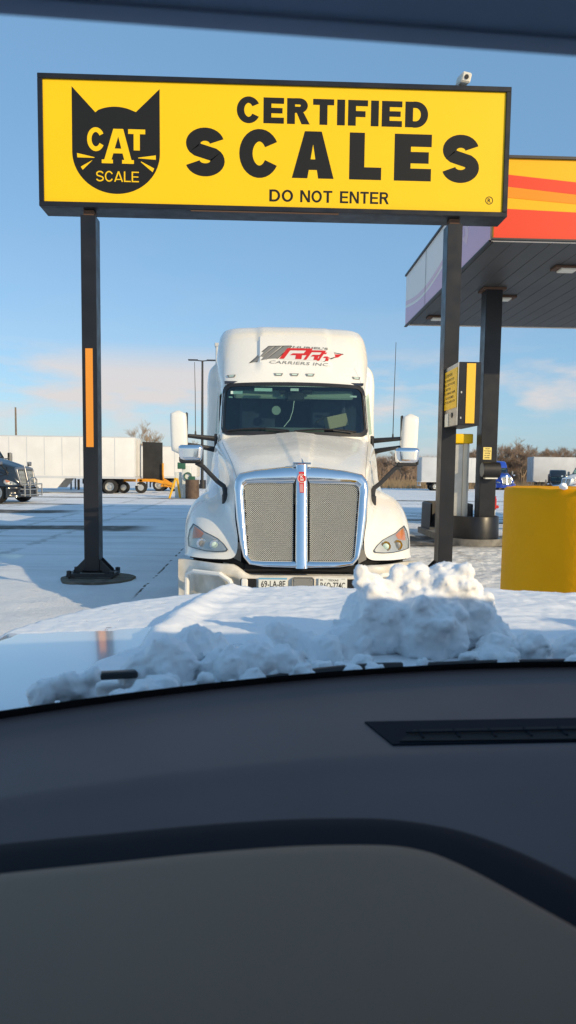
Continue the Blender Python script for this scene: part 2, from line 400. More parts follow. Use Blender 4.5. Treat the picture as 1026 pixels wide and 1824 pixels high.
    b = n.new('ShaderNodeBump'); b.inputs['Strength'].default_value = .85; b.inputs['Distance'].default_value = .05
    l.new(mth('ADD', nzt(9,10,rough=.75), mth('ADD', tramp, mth('MULTIPLY', nzt(1.3,6,sc=(.5,1,1)), 1.2))), b.inputs['Height']); l.new(b.outputs[0], p.inputs['Normal'])
    o.data.materials.append(m); o['kind'] = 'structure'
ground()

# ------------------------------------------------------------------ TRACTOR UNIT (front at local y=0, facing -Y)
HOOD = [
 [(0,.30,1.82),(.22,.30,1.815),(.50,.30,1.775),(.69,.31,1.70),(.715,.27,1.50),(.71,.22,1.28),(.68,.17,1.04),(.72,.13,.87),(.92,.20,.84),(1.13,.38,.84),(1.235,.58,.84)],
 [(0,.62,1.95),(.21,.62,1.925),(.50,.63,1.885),(.755,.64,1.82),(.79,.58,1.60),(.80,.50,1.40),(.86,.46,1.29),(.98,.46,1.22),(1.11,.52,1.13),(1.21,.64,1.00),(1.255,.76,.86)],
 [(0,1.05,2.08),(.22,1.05,2.05),(.56,1.07,2.01),(.84,1.1,1.94),(.87,1.08,1.78),(.90,1.08,1.60),(.98,1.05,1.54),(1.09,1.05,1.48),(1.20,1.06,1.37),(1.27,1.07,1.20),(1.28,1.08,1.06)],
 [(0,1.5,2.19),(.24,1.5,2.16),(.62,1.53,2.12),(.91,1.57,2.05),(.96,1.57,1.88),(.99,1.57,1.64),(1.05,1.57,1.55),(1.13,1.57,1.46),(1.22,1.57,1.32),(1.27,1.57,1.14),(1.27,1.57,.96)],
 [(0,1.92,2.29),(.26,1.93,2.265),(.66,1.97,2.235),(.97,2.03,2.17),(1.04,2.05,1.98),(1.07,2.05,1.70),(1.11,2.05,1.56),(1.16,2.05,1.44),(1.22,2.05,1.26),(1.26,2.05,1.04),(1.26,2.05,.80)],
]
BK = [(1.29,5.2),(1.1,5.3),(0,5.3)]
CAB = [
 (.75,[(0,2.12),(.5,2.12),(.88,2.13),(1.03,2.2),(1.08,2.9),(1.10,3.35),(1.27,3.6)]+BK),
 (1.5,[(0,2.10),(.5,2.10),(.88,2.12),(1.03,2.2),(1.08,2.9),(1.10,3.35),(1.27,3.6)]+BK),
 (2.18,[(0,1.96),(.5,1.99),(.84,2.06),(1.00,2.17),(1.06,2.9),(1.09,3.35),(1.27,3.6)]+BK),
 (2.28,[(0,1.96),(.5,1.99),(.84,2.07),(.99,2.19),(1.06,2.9),(1.08,3.35),(1.27,3.6)]+BK),
 (2.62,[(0,2.19),(.5,2.22),(.84,2.30),(.985,2.42),(1.05,2.95),(1.08,3.35),(1.26,3.6)]+BK),
 (2.97,[(0,2.43),(.5,2.46),(.84,2.53),(.98,2.65),(1.04,3.0),(1.08,3.35),(1.26,3.6)]+BK),
 (3.10,[(0,2.50),(.5,2.52),(.86,2.62),(1.01,2.78),(1.07,3.1),(1.10,3.4),(1.26,3.62)]+BK),
 (3.28,[(0,2.63),(.5,2.65),(.88,2.76),(1.04,2.96),(1.09,3.2),(1.11,3.42),(1.23,3.66),(1.26,5.2),(1.1,5.3),(0,5.3)]),
 (3.40,[(0,2.73),(.5,2.75),(.88,2.86),(1.05,3.06),(1.10,3.28),(1.11,3.5),(1.12,3.7),(1.12,5.2),(1.0,5.3),(0,5.3)]),
 (3.65,[(0,2.96),(.5,2.98),(.86,3.08),(1.03,3.26),(1.08,3.43),(1.09,3.6),(1.09,3.8),(1.09,5.2),(1.0,5.3),(0,5.3)]),
 (3.80,[(0,3.16),(.48,3.18),(.82,3.26),(.97,3.40),(1.04,3.56),(1.05,3.7),(1.05,3.9),(1.05,5.2),(.95,5.3),(0,5.3)]),
 (3.89,[(0,3.42),(.45,3.44),(.74,3.49),(.88,3.60),(.95,3.75),(.97,3.9),(.97,4.0),(.97,5.1),(.9,5.2),(0,5.2)]),
 (3.925,[(0,3.85),(.3,3.87),(.5,3.9),(.6,3.98),(.68,4.1),(.72,4.2),(.75,4.3),(.78,4.9),(.7,5.0),(0,5.0)]),
]
def mirror_rows(rows):
    out = []
    for r in rows: out.append([(-x,y,z) for x,y,z in r[:0:-1]]+list(r))
    return out
def hood_rows(nu=44, nv=26):
    rows = []
    for i in range(nv+1):
        cp = [crom([HOOD[k][j] for k in range(5)], i/nv) for j in range(11)]
        cp = [(x*(1+.04*sstep(.85,1.15,x)),y,z) for x,y,z in cp]
        row = []
        for k in range(nu+1):
            x, y, z = crom(cp, k/nu); wd = .06+.17*i/nv
            if k < nu*.3: z += (.022-.014*i/nv)*(1-sstep(wd,wd+.035,x))
            row.append((x,y,z))
        rows.append(row)
    return mirror_rows(rows)
def cab_rows(nu=54, per=4):
    rows = []; nl = len(CAB)
    zs = []
    for i in range((nl-1)*per+1):
        t = i/((nl-1)*per)
        z = crom([(c[0],) for c in CAB], t)[0] if False else None
        k = min(int(t*(nl-1)), nl-2); f = t*(nl-1)-k
        z = CAB[k][0]*(1-f)+CAB[k+1][0]*f
        npt = len(CAB[0][1])
        cp = []
        for j in range(npt):
            p0 = CAB[max(k-1,0)]; p1 = CAB[k]; p2 = CAB[k+1]; p3 = CAB[min(k+2,nl-1)]
            q = []
            for a in (0,1):
                m1 = (p2[1][j][a]-p0[1][j][a])/max(p2[0]-p0[0],1e-6); m2 = (p3[1][j][a]-p1[1][j][a])/max(p3[0]-p1[0],1e-6)
                h = p2[0]-p1[0]; f2, f3 = f*f, f**3
                q.append((2*f3-3*f2+1)*p1[1][j][a]+(f3-2*f2+f)*h*m1+(-2*f3+3*f2)*p2[1][j][a]+(f3-f2)*h*m2)
            cp.append(tuple(q))
        r = []
        for s in range(nu+1):
            # finer sampling of the front
            tt = s/nu
            x, y = crom(cp, tt)
            # raised centre panel of the roof fairing
            fz = sstep(3.08,3.35,z)
            y -= .055*fz*(1-sstep(.475,.515,abs(x)))*(1-sstep(3.6,4.2,y))
            r.append((max(x,0) if tt < 1 else 0, y, z))
        rows.append(r)
    return mirror_rows(rows)
def bvh_of(rows):
    b = MB(); b.grid(rows); bmesh.ops.recalc_face_normals(b.bm, faces=b.bm.faces); t = BVHTree.FromBMesh(b.bm); b.bm.free(); return t
def wheel(parent, c, r=.52, w=.30, side=1, name='wheel', dual=False):
    """axis along X; side = outward direction"""
    t = MB(); x0 = c[0]-w/2; prof = [(-.5,.62),(-.5,.93),(-.38,1),(.38,1),(.5,.93),(.5,.62)]
    rows = []
    for k in range(29):
        a = 2*pi*k/28; rows.append([(c[0]+px*w, c[1]+cos(a)*pr*r, c[2]+sin(a)*pr*r) for px,pr in prof])
    t.grid(rows); wh = t.obj(name, M['rubber'], parent, weld=.001)
    m = MB(); rows = []
    for k in range(29):
        a = 2*pi*k/28; rows.append([(c[0]+side*px*w, c[1]+cos(a)*pr*r, c[2]+sin(a)*pr*r) for px,pr in ((.46,.63),(.40,.58),(.15,.52),(.12,.30),(.35,.26),(.38,.01))])
    m.grid(rows); m.obj('rim', M['rim'], wh, weld=.001)
    return wh

def tractor(name, label, loc, rz, paint, hero=False, chrome=None, group=None, sleeper_mat=None):
    T = thing(name, label, 'truck', loc, rz, group)
    chrome = chrome or M['chrome']
    hr = hood_rows(*( (120,36) if hero else (26,14) )); cr_ = cab_rows(*((96,8) if hero else (36,3)))
    hb = bvh_of(hr); cb = bvh_of(cr_)
    def onhood(u, z, off=.004):
        h = hb.ray_cast(Vector((u,-3,z)), Vector((0,1,0)))
        return Vector((u, (h[0].y if h[0] else .5)-off, z))
    def oncab(u, z, off=.004):
        h = cb.ray_cast(Vector((u,-3,z)), Vector((0,1,0)))
        return Vector((u, (h[0].y if h[0] else 2.6)-off, z))
    hd = MB(); hd.grid(hr); ho = hd.obj('hood', paint, T, sharp=50, weld=.0005)
    if hero:
        # hood seam lines and the crease beside the centre ridge are in the surface; thin dark shut lines
        pass
    # cab shell, with real openings for the glass
    def skip(c):
        if 2.285 < c.z < 2.945 and abs(c.x) < .955 and c.y < 2.72: return True
        if abs(c.x) > .98 and 2.32 < c.z < 2.86 and 2.42+max(0,(c.z-2.5))*.5 < c.y < 3.15: return True
        return False
    cm = MB(); cm.grid(cr_, skip=skip)
    cm.poly(cr_[-1]) if False else None
    top = cr_[-1]; cm.grid([top, [(p[0]*.02, 4.4+(p[1]-4.4)*.02, 3.93) for p in top]])
    cab = cm.obj('cab', paint, T, sharp=38, weld=.0005)
    # gasket ring
    def ring(outer, inner, fn, name, m, parent, off_o=.012, off_i=.012):
        g = MB(); n = len(outer); rows = []
        A = [fn(u,z,-.02) for u,z in outer]; B = [fn(u,z,off_o) for u,z in outer]; D = [fn(u,z,off_i) for u,z in inner]; E_ = [fn(u,z,-.05) for u,z in inner]
        for q in (A,B,D,E_): q.append(q[0])
        g.grid([A,B,D,E_]); return g.obj(name, m, parent, weld=.0001)
    def arch(u, z): return z + .022*(1-(u/.95)**2)*(sstep(2.3,2.95,z))
    def dens(poly, step=.04):
        out = []
        for i in range(len(poly)):
            a = poly[i]; b = poly[(i+1)%len(poly)]; d = math.hypot(b[0]-a[0],b[1]-a[1]); k = max(1,int(d/step))
            for j in range(k): out.append((a[0]+(b[0]-a[0])*j/k, a[1]+(b[1]-a[1])*j/k))
        return out
    def resamp(poly, n):
        P = poly+[poly[0]]; ds = [0]
        for i in range(len(poly)): ds.append(ds[-1]+math.hypot(P[i+1][0]-P[i][0],P[i+1][1]-P[i][1]))
        out = []
        for k in range(n):
            d = ds[-1]*k/n; i = 0
            while ds[i+1] < d: i += 1
            f = (d-ds[i])/max(ds[i+1]-ds[i],1e-9); out.append((P[i][0]+(P[i+1][0]-P[i][0])*f, P[i][1]+(P[i+1][1]-P[i][1])*f))
        return out
    c_out = rrect(-.975,.975,2.250,2.965,.11,8); c_in = rrect(-.925,.925,2.30,2.915,.09,8)
    ot, it = [], []
    for i in range(len(c_out)):
        j = (i+1)%len(c_out); k = 24 if math.hypot(c_out[j][0]-c_out[i][0],c_out[j][1]-c_out[i][1]) > .3 else 1
        for q in range(k):
            f = q/k
            ot.append((c_out[i][0]*(1-f)+c_out[j][0]*f, c_out[i][1]*(1-f)+c_out[j][1]*f)); it.append((c_in[i][0]*(1-f)+c_in[j][0]*f, c_in[i][1]*(1-f)+c_in[j][1]*f))
    cf = lambda u,z,off: oncab(u, arch(u,z), off)
    ring(ot, it, cf, 'windshield_frame', M['black'], T)
    g = MB(); g.grid([[cf(-.95+1.9*i/30, 2.27+.68*j/10, .006) for i in range(31)] for j in range(11)]); ws = g.obj('windshield', M['ws'], T)
    for s in (-1,1):   # side glass
        g = MB(); g.poly([(s*1.062,2.40,2.30),(s*1.085,3.17,2.30),(s*1.065,3.17,2.88),(s*1.045,2.68,2.88)]); g.obj('side_window', M['ws'], T)
    # interior
    inn = MB(); inn.box((0,3.30,2.7),(2.06,.04,1.3)); inn.box((0,2.9,2.985),(1.9,.75,.03)); inn.box((0,2.7,2.16),(1.96,1.2,.06))
    inn.obj('sleeper_curtain', M['navy'], T)
    ds = MB(); ds.box((0,2.42,2.27),(1.8,.36,.09),.03); ds.box((.0,2.34,2.33),(.8,.2,.08),.03); ds.obj('dashboard', mat('dash_grey_'+name,(.13,.15,.14),.8), T)
    for s in (-1,1):
        v = MB(); v.box((s*.46,2.60,2.835),(.72,.03,.125),.02,Matrix.Rotation(radians(-20),4,'X')); v.obj('sun_visor', M['visor'], T)
        st = MB(); st.box((s*.50,2.95,2.50),(.50,.16,.62),.06); st.box((s*.50,2.93,2.84),(.28,.12,.18),.05); st.obj('seat', M['navy'], T)
    sw = MB(); pts = [(.50+.21*cos(a),2.62+.05*sin(a),2.36+.19*sin(a)) for a in [2*pi*k/20 for k in range(21)]]; sw.tube(pts,.016,6); sw.tube([(.31,2.62,2.36),(.69,2.62,2.36)],.014,5); sw.obj('steering_wheel', M['black'], T)
    # windshield wipers
    for u0,u1 in ((-.88,-.08),(-.02,.80)):
        w = MB(); w.tube([oncab(u0+(u1-u0)*k/8, 2.305+.028*sin(pi*k/8)+.006*k/8, .03) for k in range(9)],.012,5)
        w.tube([oncab(u1-.05,2.30,.05), oncab((u0+u1)/2+.1,2.325,.05)],.010,5); w.obj('wiper', M['black'], T)
    # ---- grille
    def gy(z): return .30-.22*(1.80-z)/.98        # leaning plane
    def gl(u): return gy
    NO = 72
    def half(s):
        outer = [(0,1.845),(.20,1.835),(.50,1.80),(.66,1.765),(.715,1.70),(.725,1.60),(.70,1.30),(.655,1.02),(.62,.88),(.55,.80),(.40,.775),(0,.765)]
        inner = [(.085,1.665),(.20,1.66),(.50,1.655),(.575,1.65),(.615,1.62),(.622,1.56),(.600,1.30),(.575,1.02),(.560,.89),(.525,.85),(.40,.845),(.080,.845)]
        O, I = [], []
        for k in range(len(outer)-1):
            m_ = 5 
            for q in range(m_):
                f = q/m_; O.append((outer[k][0]*(1-f)+outer[k+1][0]*f, outer[k][1]*(1-f)+outer[k+1][1]*f)); I.append((inner[k][0]*(1-f)+inner[k+1][0]*f, inner[k][1]*(1-f)+inner[k+1][1]*f))
        O.append(outer[-1]); I.append(inner[-1])
        def P(p, off): return (s*p[0], gy(p[1])-off-.03*(1-(p[0]/.72)**2), p[1])
        def lerp(a,b,f): return (a[0]*(1-f)+b[0]*f, a[1]*(1-f)+b[1]*f)
        g = MB()
        rows = [[P(p,-.10) for p in O],[P(lerp(o,i,.02),.02) for o,i in zip(O,I)],[P(lerp(o,i,.16),.045) for o,i in zip(O,I)],[P(lerp(o,i,.40),.052) for o,i in zip(O,I)],[P(lerp(o,i,.72),.046) for o,i in zip(O,I)],[P(lerp(o,i,.93),.032) for o,i in zip(O,I)],[P(i,.02) for i in I],[P(i,-.03) for i in I]]
        g.grid(rows)
        return g, I, P
    gm = MB()
    for s in (-1,1):
        g, I, P = half(s)
        me = bpy.data.meshes.new('x'); g.bm.to_mesh(me); gm.bm.from_mesh(me); g.bm.free(); bpy.data.meshes.remove(me)
    # centre bar, tapering
    rows = []
    for k in range(13):
        z = 1.86-1.09*k/12; w = .066+.004*k/12
        rows.append([(u*w, gy(z)-.03-o, z) for u,o in ((-1.02,-.04),(-1,.02),(-.8,.05),(-.45,.058),(0,.062),(.45,.058),(.8,.05),(1,.02),(1.02,-.04))])
    gm.grid(rows)
    grille = gm.obj('grille_surround', chrome, T, sharp=50, weld=.0005)
    for s in (-1,1):
        _, I, P = half(s)
        _.bm.free()
        b = MB(); loop = [P(p,-.035) for p in I]; b.poly(loop); gp = b.obj('grille_mesh', M['void'], T)
        if hero:
            w = MB(); pitch = .0205
            def inside(u,z):
                if not .845 < z < 1.665: return False
                f = (z-.845)/.82; return .09 < u < .556+.066*f
            # woven diamonds: short wires rising and dipping
            nz_ = int(.84/pitch); nu_ = int(.56/pitch)
            for i in range(nz_+1):
                for j in range(nu_+1):
                    for ph in (0,1):
                        z = .853+(i+ph*.5)*pitch; u = .094+(j+ph*.5)*pitch
                        if not inside(u,z): continue
                        y0 = gy(z)-.03*(1-(u/.72)**2)
                        a = pitch*.43; d = 1 if ph else -1
                        x = s*u
                        c = w.bm.verts.new((x,y0-.008,z))
                        q = [w.bm.verts.new(v) for v in ((x-a,y0+.004,z-d*a*.35),(x-d*0,y0-.001,z-a*.55),(x+a,y0+.004,z+d*a*.35),(x,y0-.001,z+a*.55))]
                        for e in range(4): w.bm.faces.new((c,q[e],q[(e+1)%4]))
            w.obj('wire_weave', M['mesh'], gp, recalc=False, sharp=10)
        else:
            w = MB()
            for i in range(12):
                z = .90+.063*i; w.box((s*.34,gy(z)-.02,z),(.46,.01,.03))
            w.obj('wire_weave', M['mesh'], gp)
    if hero:   # badge: red roundel with crown and ribbed tail
        bm_ = MB(); fy = lambda u,z,o: (u, gy(z)-.099-o, z)
        bm_.prism([fy(.050*cos(a),1.715+.053*sin(a),0) for a in [2*pi*k/28 for k in range(28)]],(0,.012,0))
        bm_.prism([fy(a,b,0) for a,b in ((-.028,1.67),(.028,1.67),(.022,1.565),(-.022,1.565))],(0,.012,0))
        bm_.prism([fy(a,b,0) for a,b in ((-.030,1.76),(.030,1.76),(.034,1.785),(-.034,1.785))],(0,.012,0))
        badge = bm_.obj('badge', M['red'], T)
        p = strip(arc(0,1.715,.043,.046,0,360,28),.005)
        p += text_polys('K',-.016,.016,1.718,1.748,.03)+text_polys('W',-.022,.022,1.684,1.714,.03)
        p += rc(-.016,1.57,-.012,1.655)+rc(-.004,1.57,0,1.655)+rc(.008,1.57,.012,1.655)
        flat_decal(p, lambda a,b,o: (a, gy(b)-.1010-o, b), 'badge_letters', M['plate'], badge)
        hm = MB(); hm.box((0,.26,1.875),(.20,.10,.022),.008); hm.prism([(.0,.22,1.885),(.015,.22,1.885),(.0,.34,1.93),(-.0,.36,1.885)],(.006,0,0)); hm.obj('hood_ornament', chrome, T)
    # ---- headlights
    for s in (-1,1):
        outl = [(1.20,1.19),(1.13,1.165),(1.06,1.12),(.98,1.09),(.90,1.055),(.83,1.00),(.785,.945),(.80,.925),(.90,.915),(1.02,.915),(1.13,.925),(1.245,.94),(1.262,1.02),(1.245,1.12)]
        def hl(poly, off, sub=3):
            q = MB(); c = (sum(p[0] for p in poly)/len(poly), sum(p[1] for p in poly)/len(poly))
            D = dens(poly,.03); D.append(D[0])
            q.grid([[onhood(s*(c[0]+(x-c[0])*f), c[1]+(z-c[1])*f, off) for x,z in D] for f in (1,.8,.6,.4,.2,.02)])
            return q
        hs = hl(outl,.006).obj('headlight', M['reflector'], T, sharp=60)
        g = MB(); D = dens(outl,.03); D.append(D[0]); cc=(1.02,1.02)
        g.grid([[onhood(s*x,z,-.01) for x,z in D],[onhood(s*x,z,.012) for x,z in D],[onhood(s*(cc[0]+(x-cc[0])*.95),cc[1]+(z-cc[1])*.93,.012) for x,z in D]]); g.obj('bezel', M['black'] if hero else M['void'], hs)
        hl([(1.18,1.165),(1.10,1.13),(1.06,1.10),(1.09,1.055),(1.15,1.04),(1.195,1.03),(1.195,1.10)],.011).obj('turn_signal', M['amber'], hs)
        for (u,z,r,mm) in ((1.075,.99,.052,'void'),(.93,.985,.050,'chrome')):
            q = MB(); p0 = onhood(s*u,z,.012); q.cyl(p0, p0+Vector((0,-.008,0)), r*1.15, r*1.08, 20); lo = q.obj('projector', chrome, hs)
            q = MB(); q.cyl(p0+Vector((0,-.009,0)), p0+Vector((0,-.018,0)), r*.70, r*.35, 20); q.obj('bulb_lens', M['greyd'] if mm == 'void' else M['sticker'], hs)
        hl(outl,.030).obj('lens', M['lens'], hs, sharp=60)
    # ---- bumper
    bm_ = MB(); rows = []
    nb = 60
    for prof in range(9):
        r = []
        for k in range(nb+1):
            u = -1.345+2.69*k/nb; a = abs(u)
            y0 = .0+.02*a+.42*sstep(.75,1.32,a)**1.3
            zt = .69+.115*sstep(.52,.74,a); zb = .30
            cav = sstep(.60,.66,a)*(1-sstep(1.10,1.16,a))
            P_ = [(.14,zt-.01),(.02,zt),(.0,zt-.02),(.0+.0*cav,zt-.10),(.06*cav,zt-.14),(.09*cav,.47),(.0,.42),(.0,zb+.02),(.10,zb)][prof]
            r.append((u, y0+P_[0], P_[1]))
        rows.append(r)
    bm_.grid(rows); bum = bm_.obj('bumper', M['white_dirty'] if hero else paint, T, sharp=60)
    g = MB(); g.box((0,.14,.745),(1.20,.05,.10)); g.box((0,.05,.745),(1.16,.02,.012))
    for s in (-1,1):
        g.prism([(s*.60,.13,.69),(s*.62,.13,.80),(s*.75,.16,.86),(s*1.20,.55,.855),(s*1.24,.66,.80),(s*.78,.18,.80)],(0,.06,0))
    g.obj('bumper_gap', M['void'], T)
    if hero:
        for s in (-1,1):
            g = MB(); g.tube([(s*1.235,.30,.40),(s*1.23,.30,.66),(s*1.15,.20,.705),(s*.86,.03,.70),(s*.76,.0,.64),(s*.66,-.005,.45)],.026,8); g.obj('bumper_rib', paint, bum)
            g = MB(); g.box((s*.56,-.006,.575),(.17,.02,.17),.01); g.obj('tow_opening', M['void'], bum)
            g = MB(); g.box((s*.60,-.02,.58),(.07,.03,.16),.012); g.obj('tow_cover', paint, bum)
        # plates
        for (c0,top,txt,nm) in ((-.30,'','69-LA-8E','a'),(.33,'TEXAS','R60-7746','b')):
            g = MB(); g.box((c0,-.022,.60),(.305,.006,.152),.004); pl = g.obj('license_plate', M['plate'], T)
            pl['label'] = 'plate reading 69-LA-8E' if not top else 'plate reading TEXAS'
            fn = lambda a,b,o: (a,-.0262-o,b)
            if top:
                flat_decal(text_polys(top,c0-.05,c0+.06,.640,.660,.02)+text_polys('R6O-774C',c0-.13,c0+.13,.558,.628,.012),fn,'plate_text',M['signblk'],pl)
                flat_decal(rc(c0-.135,.645,c0-.105,.662)+rc(c0+.09,.662,c0+.13,.667)+rc(c0-.09,.662,c0-.06,.666),fn,'plate_stars',M['greyd'],pl)
            else:
                flat_decal(rc(c0-.148,.655,c0+.148,.673),fn,'plate_band',M['plateb'],pl)
                flat_decal(text_polys(txt,c0-.125,c0+.13,.572,.642,.012),fn,'plate_text',M['signblk'],pl)
        g = MB(); g.box((.015,-.024,.605),(.235,.012,.15),.02); g.obj('bumper_cover', M['greyd'], T)
        for s in (-1,1):
            q = MB(); q.cyl((.015+s*.085,-.031,.65),(.015+s*.085,-.036,.65),.010,.010,10); q.obj('bumper_bolt', M['steel'], T)
        # ---- door mirrors
    mirs = (-1,1)
    for s in mirs:
        g = MB(); rows = []
        for k in range(15):
            f = k/14; z = 2.0+.56*f; e = 1-abs(2*f-1)**7
            hw = .110*(.80+.20*e) if 0 < k < 14 else .02; hd_ = .085*(.55+.45*e) if 0 < k < 14 else .01
            rows.append([(s*1.53+.02*s*(1-f)*-1+hw*math.copysign(abs(cos(a))**.55,cos(a)), 2.12-hd_*math.copysign(abs(sin(a))**.6,sin(a)), z) for a in [2*pi*j/28 for j in range(28)]])
        g.grid(rows, closed=True); m_o = g.obj('door_mirror', M['white'] if hero else M['greyd'], T, sharp=50)
        g = MB(); g.box((s*1.53,2.205,2.28),(.18,.02,.48),.008); g.obj('mirror_glass', chrome, m_o)
        g = MB(); g.box((s*1.422,2.16,2.28),(.02,.10,.52),.006); g.obj('mirror_edge', M['black'], m_o)
        g = MB(); g.tube([(s*1.03,2.25,2.205),(s*1.40,2.12,2.235)],[.036,.026],8); g.tube([(s*1.04,2.25,2.06),(s*1.40,2.12,2.125)],[.038,.022],8)
        g.prism([(s*1.035,2.20,2.26),(s*1.035,2.20,1.96),(s*1.035,2.36,1.92),(s*1.035,2.36,2.28)],(s*.03,0,0)); g.obj('mirror_arm', M['black'], T)
        # hood mirrors
        g = MB(); rows = []
        for k in range(9):
            f = k/8; z = 1.895+.178*f
            e = (1,.0)[k in (0,8)]
            hw = (.124+.020*f)*(1 if e else .80); dd = .065*(1 if e else .55)
            rows.append([(s*1.24+hw*math.copysign(abs(cos(a))**.45,cos(a)), .80-dd*math.copysign(abs(sin(a))**.6,sin(a)), z) for a in [2*pi*j/24 for j in range(24)]])
        g.grid(rows, closed=True); g.poly(rows[-1]); hm_ = g.obj('hood_mirror', chrome, T, sharp=60)
        g = MB(); g.box((s*1.24,.815,1.882),(.245,.12,.035),.015); g.box((s*1.355,.815,1.91),(.03,.12,.07),.012); g.obj('mirror_base', M['black'], hm_)
        g = MB(); g.tube([(s*1.18,.81,1.875),(s*1.10,.80,1.83),(s*.93,.76,1.66),(s*.86,.74,1.61),(s*.84,.72,1.55),(s*.835,.70,1.46)],[.028,.026,.026,.028,.034,.038],8)
        g.box((s*.83,.69,1.46),(.09,.10,.15),.02); g.obj('hood_mirror_arm', M['black'], T)
    if hero:
        for s,zt in ((1,3.50),(-1,3.20)):
            g = MB(); g.cyl((s*1.31,2.17,2.24),(s*1.31,2.17,2.30),.014,.010,8); g.tube([(s*1.31,2.17,2.30),(s*1.315,2.18,2.8),(s*1.325,2.19,zt)],[.006,.005,.0035],6); g.obj('antenna', M['black'], T)
        # roof marker lights
        for u in (-.215,0,.215,-.86,.86):
            z = 3.095 if abs(u) < .5 else 3.075
            g = MB(); a = [(u-.062,z+.018),(u+.062,z+.018),(u+.045,z-.016),(u-.045,z-.016)]
            A = [oncab(p,q,.014) for p,q in a]; B = [oncab(p,q,-.01) for p,q in a]
            g.grid([A+[A[0]],B+[B[0]]]); g.poly(A); ml = g.obj('marker_light', M['greyd'], T)
            g = MB(); g.poly([oncab(u+(p-u)*.6, z+(q-z)*.55,.0155) for p,q in a]); g.obj('marker_lens', M['sticker'], ml)
        # fairing logo: slanted grey bars, red letters, two lines of small lettering
        def proj_decal(polys, nm, m, off):
            b = bmesh.new()
            for i,p in enumerate(polys):
                try: b.faces.new([b.verts.new((x,0,z)) for x,z in p])
                except ValueError: pass
            bmesh.ops.triangulate(b, faces=b.faces)
            bmesh.ops.subdivide_edges(b, edges=[e for e in b.edges if e.calc_length() > .05], cuts=2, use_grid_fill=True)
            bmesh.ops.triangulate(b, faces=b.faces)
            for v in b.verts: v.co = oncab(v.co.x, v.co.z, off)
            q = MB(); q.bm.free(); q.bm = b; return q.obj(nm, m, cab, recalc=False)
        def Q(px, py): return ((px-103)/708*1.32-.615, 3.235-(py-238)/150*.285)       # logo units -> fairing
        bars = [[(103,222),(243,92),(290,86),(152,215)],[(170,210),(300,88),(345,85),(222,198)],[(235,194),(352,86),(412,84),(300,190)]]
        proj_decal([[Q(*p) for p in b_] for b_ in bars],'logo_bars',M['greyd'],.005)
        blk = [[(97,226),(243,88),(246,93),(112,221)],[(150,218),(296,86),(300,90),(158,217)],[(222,200),(352,86),(356,90),(230,199)],[(300,192),(415,84),(420,88),(310,192)],[(243,88),(415,82),(415,86),(243,92)]]
        reds = []
        def R_(x0, y0, w, h, sl):
            def sp_(a,b): return Q(x0+a*w+(1-b)*-sl*0+b*sl, y0+h*(1-b))
            pts = [(.0,0),(.18,0),(.18,1),(.0,1)]
            return [[sp_(a,b) for a,b in pts],[sp_(a,b) for a,b in ((.0,.80),(.88,.80),(1,1),(0,1))],[sp_(a,b) for a,b in ((.78,.42),(1,.55),(1.0,1),(.80,.90))],[sp_(a,b) for a,b in ((.30,.34),(.95,.36),(.98,.54),(.36,.52))],[sp_(a,b) for a,b in ((.62,0),(.86,0),(.76,.42),(.52,.42))]]
        reds += R_(322,104,190,88,62)+R_(500,118,120,78,54)+R_(598,134,100,68,46)
        reds += [[Q(*p) for p in ((690,178),(765,164),(800,138),(720,142),(700,160))]]
        proj_decal(reds,'logo_letters',M['red'],.007)
        und = [[Q(*p) for p in ((322,198),(640,206),(800,134),(610,98),(414,96))]]
        proj_decal(und,'logo_backing',mat('logo_pale',(.74,.72,.68),.4),.003)
        proj_decal([[Q(*p) for p in b_] for b_ in blk]+[[Q(*p) for p in ((640,210),(660,206),(808,136),(800,132))]]+[[Q(*p) for p in ((700,120),(808,136),(804,140),(700,126))]],'logo_outline',M['signblk'],.006)
        def line(s_, a, b, c, d, bold):
            polys = text_polys(s_,0,1,0,1,bold); A,B,Cc,D = Q(*a),Q(*b),Q(*c),Q(*d)
            return [[(A[0]*(1-x)*(1-y)+B[0]*x*(1-y)+Cc[0]*x*y+D[0]*(1-x)*y, A[1]*(1-x)*(1-y)+B[1]*x*(1-y)+Cc[1]*x*y+D[1]*(1-x)*y) for x,y in p] for p in polys]
        proj_decal(line("CARRIERS INC.",(244,228),(696,243),(700,221),(256,206),.0)+line("HURIEL'S",(420,102),(690,112),(690,94),(430,84),.03),'logo_words',M['greyd'],.0065)
        # things behind the windscreen
        for (u,z,w_,h_,m_) in ((-.78,2.83,.16,.05,'sticker'),(-.42,2.86,.24,.055,'sticker'),(.0,2.86,.11,.045,'plate'),(.80,2.80,.09,.03,'plate'),(-.86,2.77,.05,.02,'sticker')):
            g = MB(); p = cf(u,z,-.012); g.box(p,(w_,.004,h_),0,Matrix.Rotation(radians(-34),4,'X')); g.obj('windshield_sticker', M[m_], T)
        g = MB(); g.box((.02,2.50,2.80),(.24,.05,.13),.015,Matrix.Rotation(radians(-20),4,'X')); g.cyl((.02,2.47,2.86),(.02,2.52,2.93),.02,.02,8); g.cyl((-.20,2.50,2.86),(-.12,2.50,2.86),.025,.025,8); g.cyl((.14,2.50,2.87),(.24,2.50,2.87),.025,.025,8); g.obj('dash_camera', M['black'], T)
        g = MB(); g.tube([(.0,2.46,2.74),(-.02,2.42,2.60),(-.06,2.36,2.48),(-.14,2.33,2.38)],.005,5); g.obj('cable', M['plate'], T)
        g = MB(); g.cyl((-.24,2.60,2.62),(-.24,2.61,2.62),.062,.062,20); g.obj('round_fan', M['visor'], T)
        g = MB(); g.box((.58,2.50,2.47),(.30,.12,.17),.006,Matrix.Rotation(radians(-14),4,'Y')@Matrix.Rotation(radians(20),4,'Z')); g.obj('cardboard_box', M['tan'], T)
